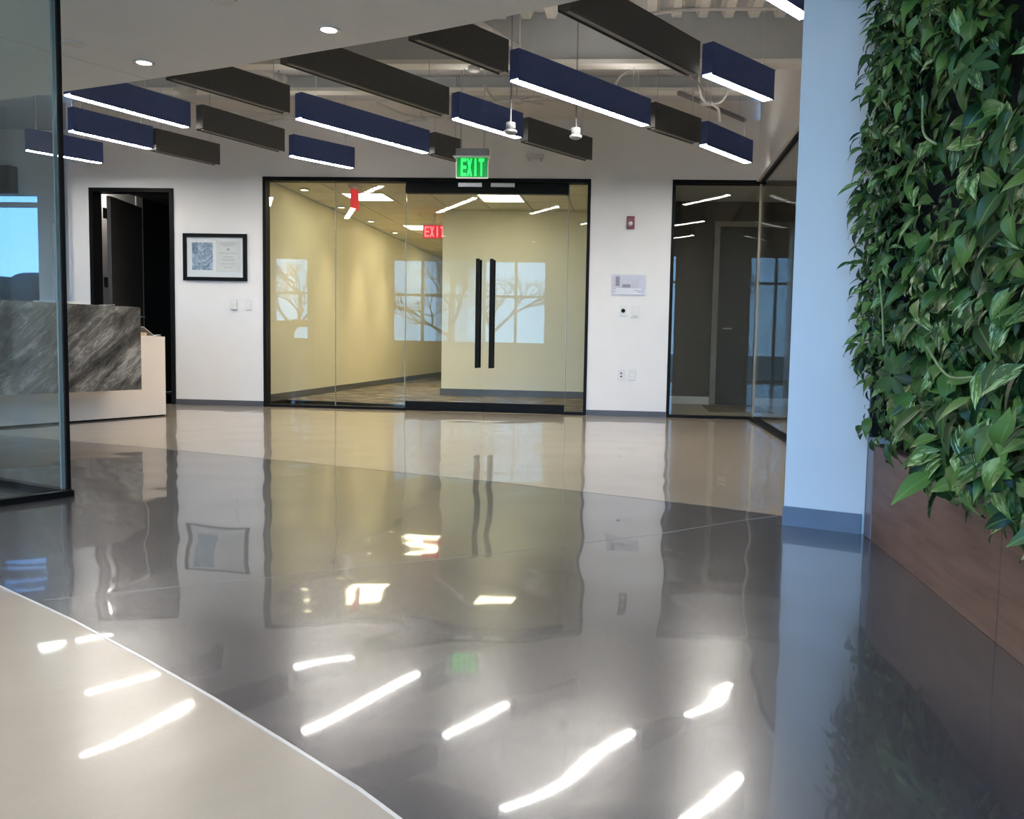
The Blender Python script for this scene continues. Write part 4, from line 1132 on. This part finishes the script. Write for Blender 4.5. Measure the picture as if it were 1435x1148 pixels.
# the 300 leaves that show largest are single parts, the rest one mass
def score(c):
    p = c[0]; d = (p - EYE)
    if p.x / max(p.y, 0.1) > 0.47 or p.z < 0.35: return 99 + d.length
    if (p.z - 0.78) / p.y > 0.50: return 99 + d.length
    return d.length - 9.0 * c[3]
cand.sort(key=score)
for pos, mtx, me, out in cand[:296]:
    o = bpy.data.objects.new('leaf', me)
    C.objects.link(o)
    o.parent = lwall
    o.matrix_local = Matrix.Translation(-ORG[lwall.name]) @ mtx
bm = bmesh.new()
for pos, mtx, me, out in cand[296:]:
    n0 = len(bm.verts); f0 = len(bm.faces)
    bm.from_mesh(me)
    bm.verts.ensure_lookup_table(); bm.faces.ensure_lookup_table()
    for v in bm.verts[n0:]: v.co = mtx @ v.co - ORG[lwall.name]
    mi = 0 if me.materials[0] == M['leaf'] else 1
    for f_ in bm.faces[f0:]: f_.material_index = mi
me = bpy.data.meshes.new('foliage'); bm.to_mesh(me); bm.free()
me.materials.append(M['leaf']); me.materials.append(M['leaf_dark'])
fo = bpy.data.objects.new('foliage', me); C.objects.link(fo); fo.parent = lwall; fo['kind'] = 'stuff'
# umbrella-plant rosettes
ros_leaf = leaf_mesh('leaflet_mesh', 0.085, 0.034, 6, 0.5, 0.2, M['leaf_dark'], False)
def rosette(c, nrm, s):
    e_ = bpy.data.objects.new('leaf_rosette', None); C.objects.link(e_); e_.parent = lwall; e_.location = Vector(c) - ORG[lwall.name]
    n = Vector(nrm).normalized(); u = n.cross(Vector((0, 0, 1))).normalized(); v = u.cross(n)
    for k in range(8):
        a = 2 * PI * k / 8 + 0.2
        t_ = u * math.cos(a) + v * math.sin(a)
        o = bpy.data.objects.new('leaflet', ros_leaf); C.objects.link(o); o.parent = e_
        o.matrix_local = leaf_matrix(t_ * 0.006, n, t_, s * (0.85 + 0.3 * ((k * 7) % 3) / 3))
rosette((0.87, 2.98, 0.70), (-0.75, -0.65, 0.25), 1.05)
rosette((0.93, 3.30, 0.83), (-0.7, -0.6, 0.4), 0.9)
rosette((0.88, 2.45, 1.55), (-0.8, -0.5, 0.4), 1.0)
for k, pts in enumerate((((0.86, 2.62, 0.80), (0.855, 2.50, 0.745), (0.85, 2.38, 0.715), (0.86, 2.25, 0.72)), ((0.9, 3.30, 1.05), (0.88, 3.18, 0.95), (0.87, 3.1, 0.80)),
                         ((0.9, 2.9, 1.6), (0.86, 2.75, 1.45), (0.85, 2.6, 1.38)), ((0.88, 2.2, 0.6), (0.85, 2.15, 0.5), (0.86, 2.1, 0.42)))):
    obj('vine_stem', tube(pts, 0.004, 6), M['stem'], lwall, True)

# ------------------------------------------------------------------ bare trees outside the front windows (seen in reflections)
def bare_tree(x_, y_, h_, seed, lab):
    rn = random.Random(seed)
    bm = bmesh.new()
    def grow(p, d, ln, r, depth):
        q = p + d * ln
        cyl(p, q, r, 5, bm, r * 0.7)
        if depth == 0: return
        for _ in range(3):
            dd_ = (d + Vector((rn.gauss(0, 0.5), rn.gauss(0, 0.5), rn.gauss(0.05, 0.3)))).normalized()
            grow(p + d * ln * rn.uniform(0.6, 1.0), dd_, ln * rn.uniform(0.62, 0.8), r * 0.62, depth - 1)
    grow(Vector((x_, y_, -0.1)), Vector((0, 0, 1)), h_ * 0.3, h_ * 0.020, 6)
    tag(obj('bare_tree', bm, M['tree'], None, False, True), lab, 'tree', 'bare trees outside the front windows')
for k, (x_, y_, h_) in enumerate(((-11.5, -9, 4.6), (-7.2, -14, 5.8), (-4.6, -8.5, 4.4), (-0.4, -17, 6.0))):
    bare_tree(x_, y_, h_, k, ['bare tree mirrored in the left end of the glass front', 'bare tree mirrored left of the glass doors', 'bare tree mirrored in the left glass door', 'bare tree mirrored in the right glass door'][k])
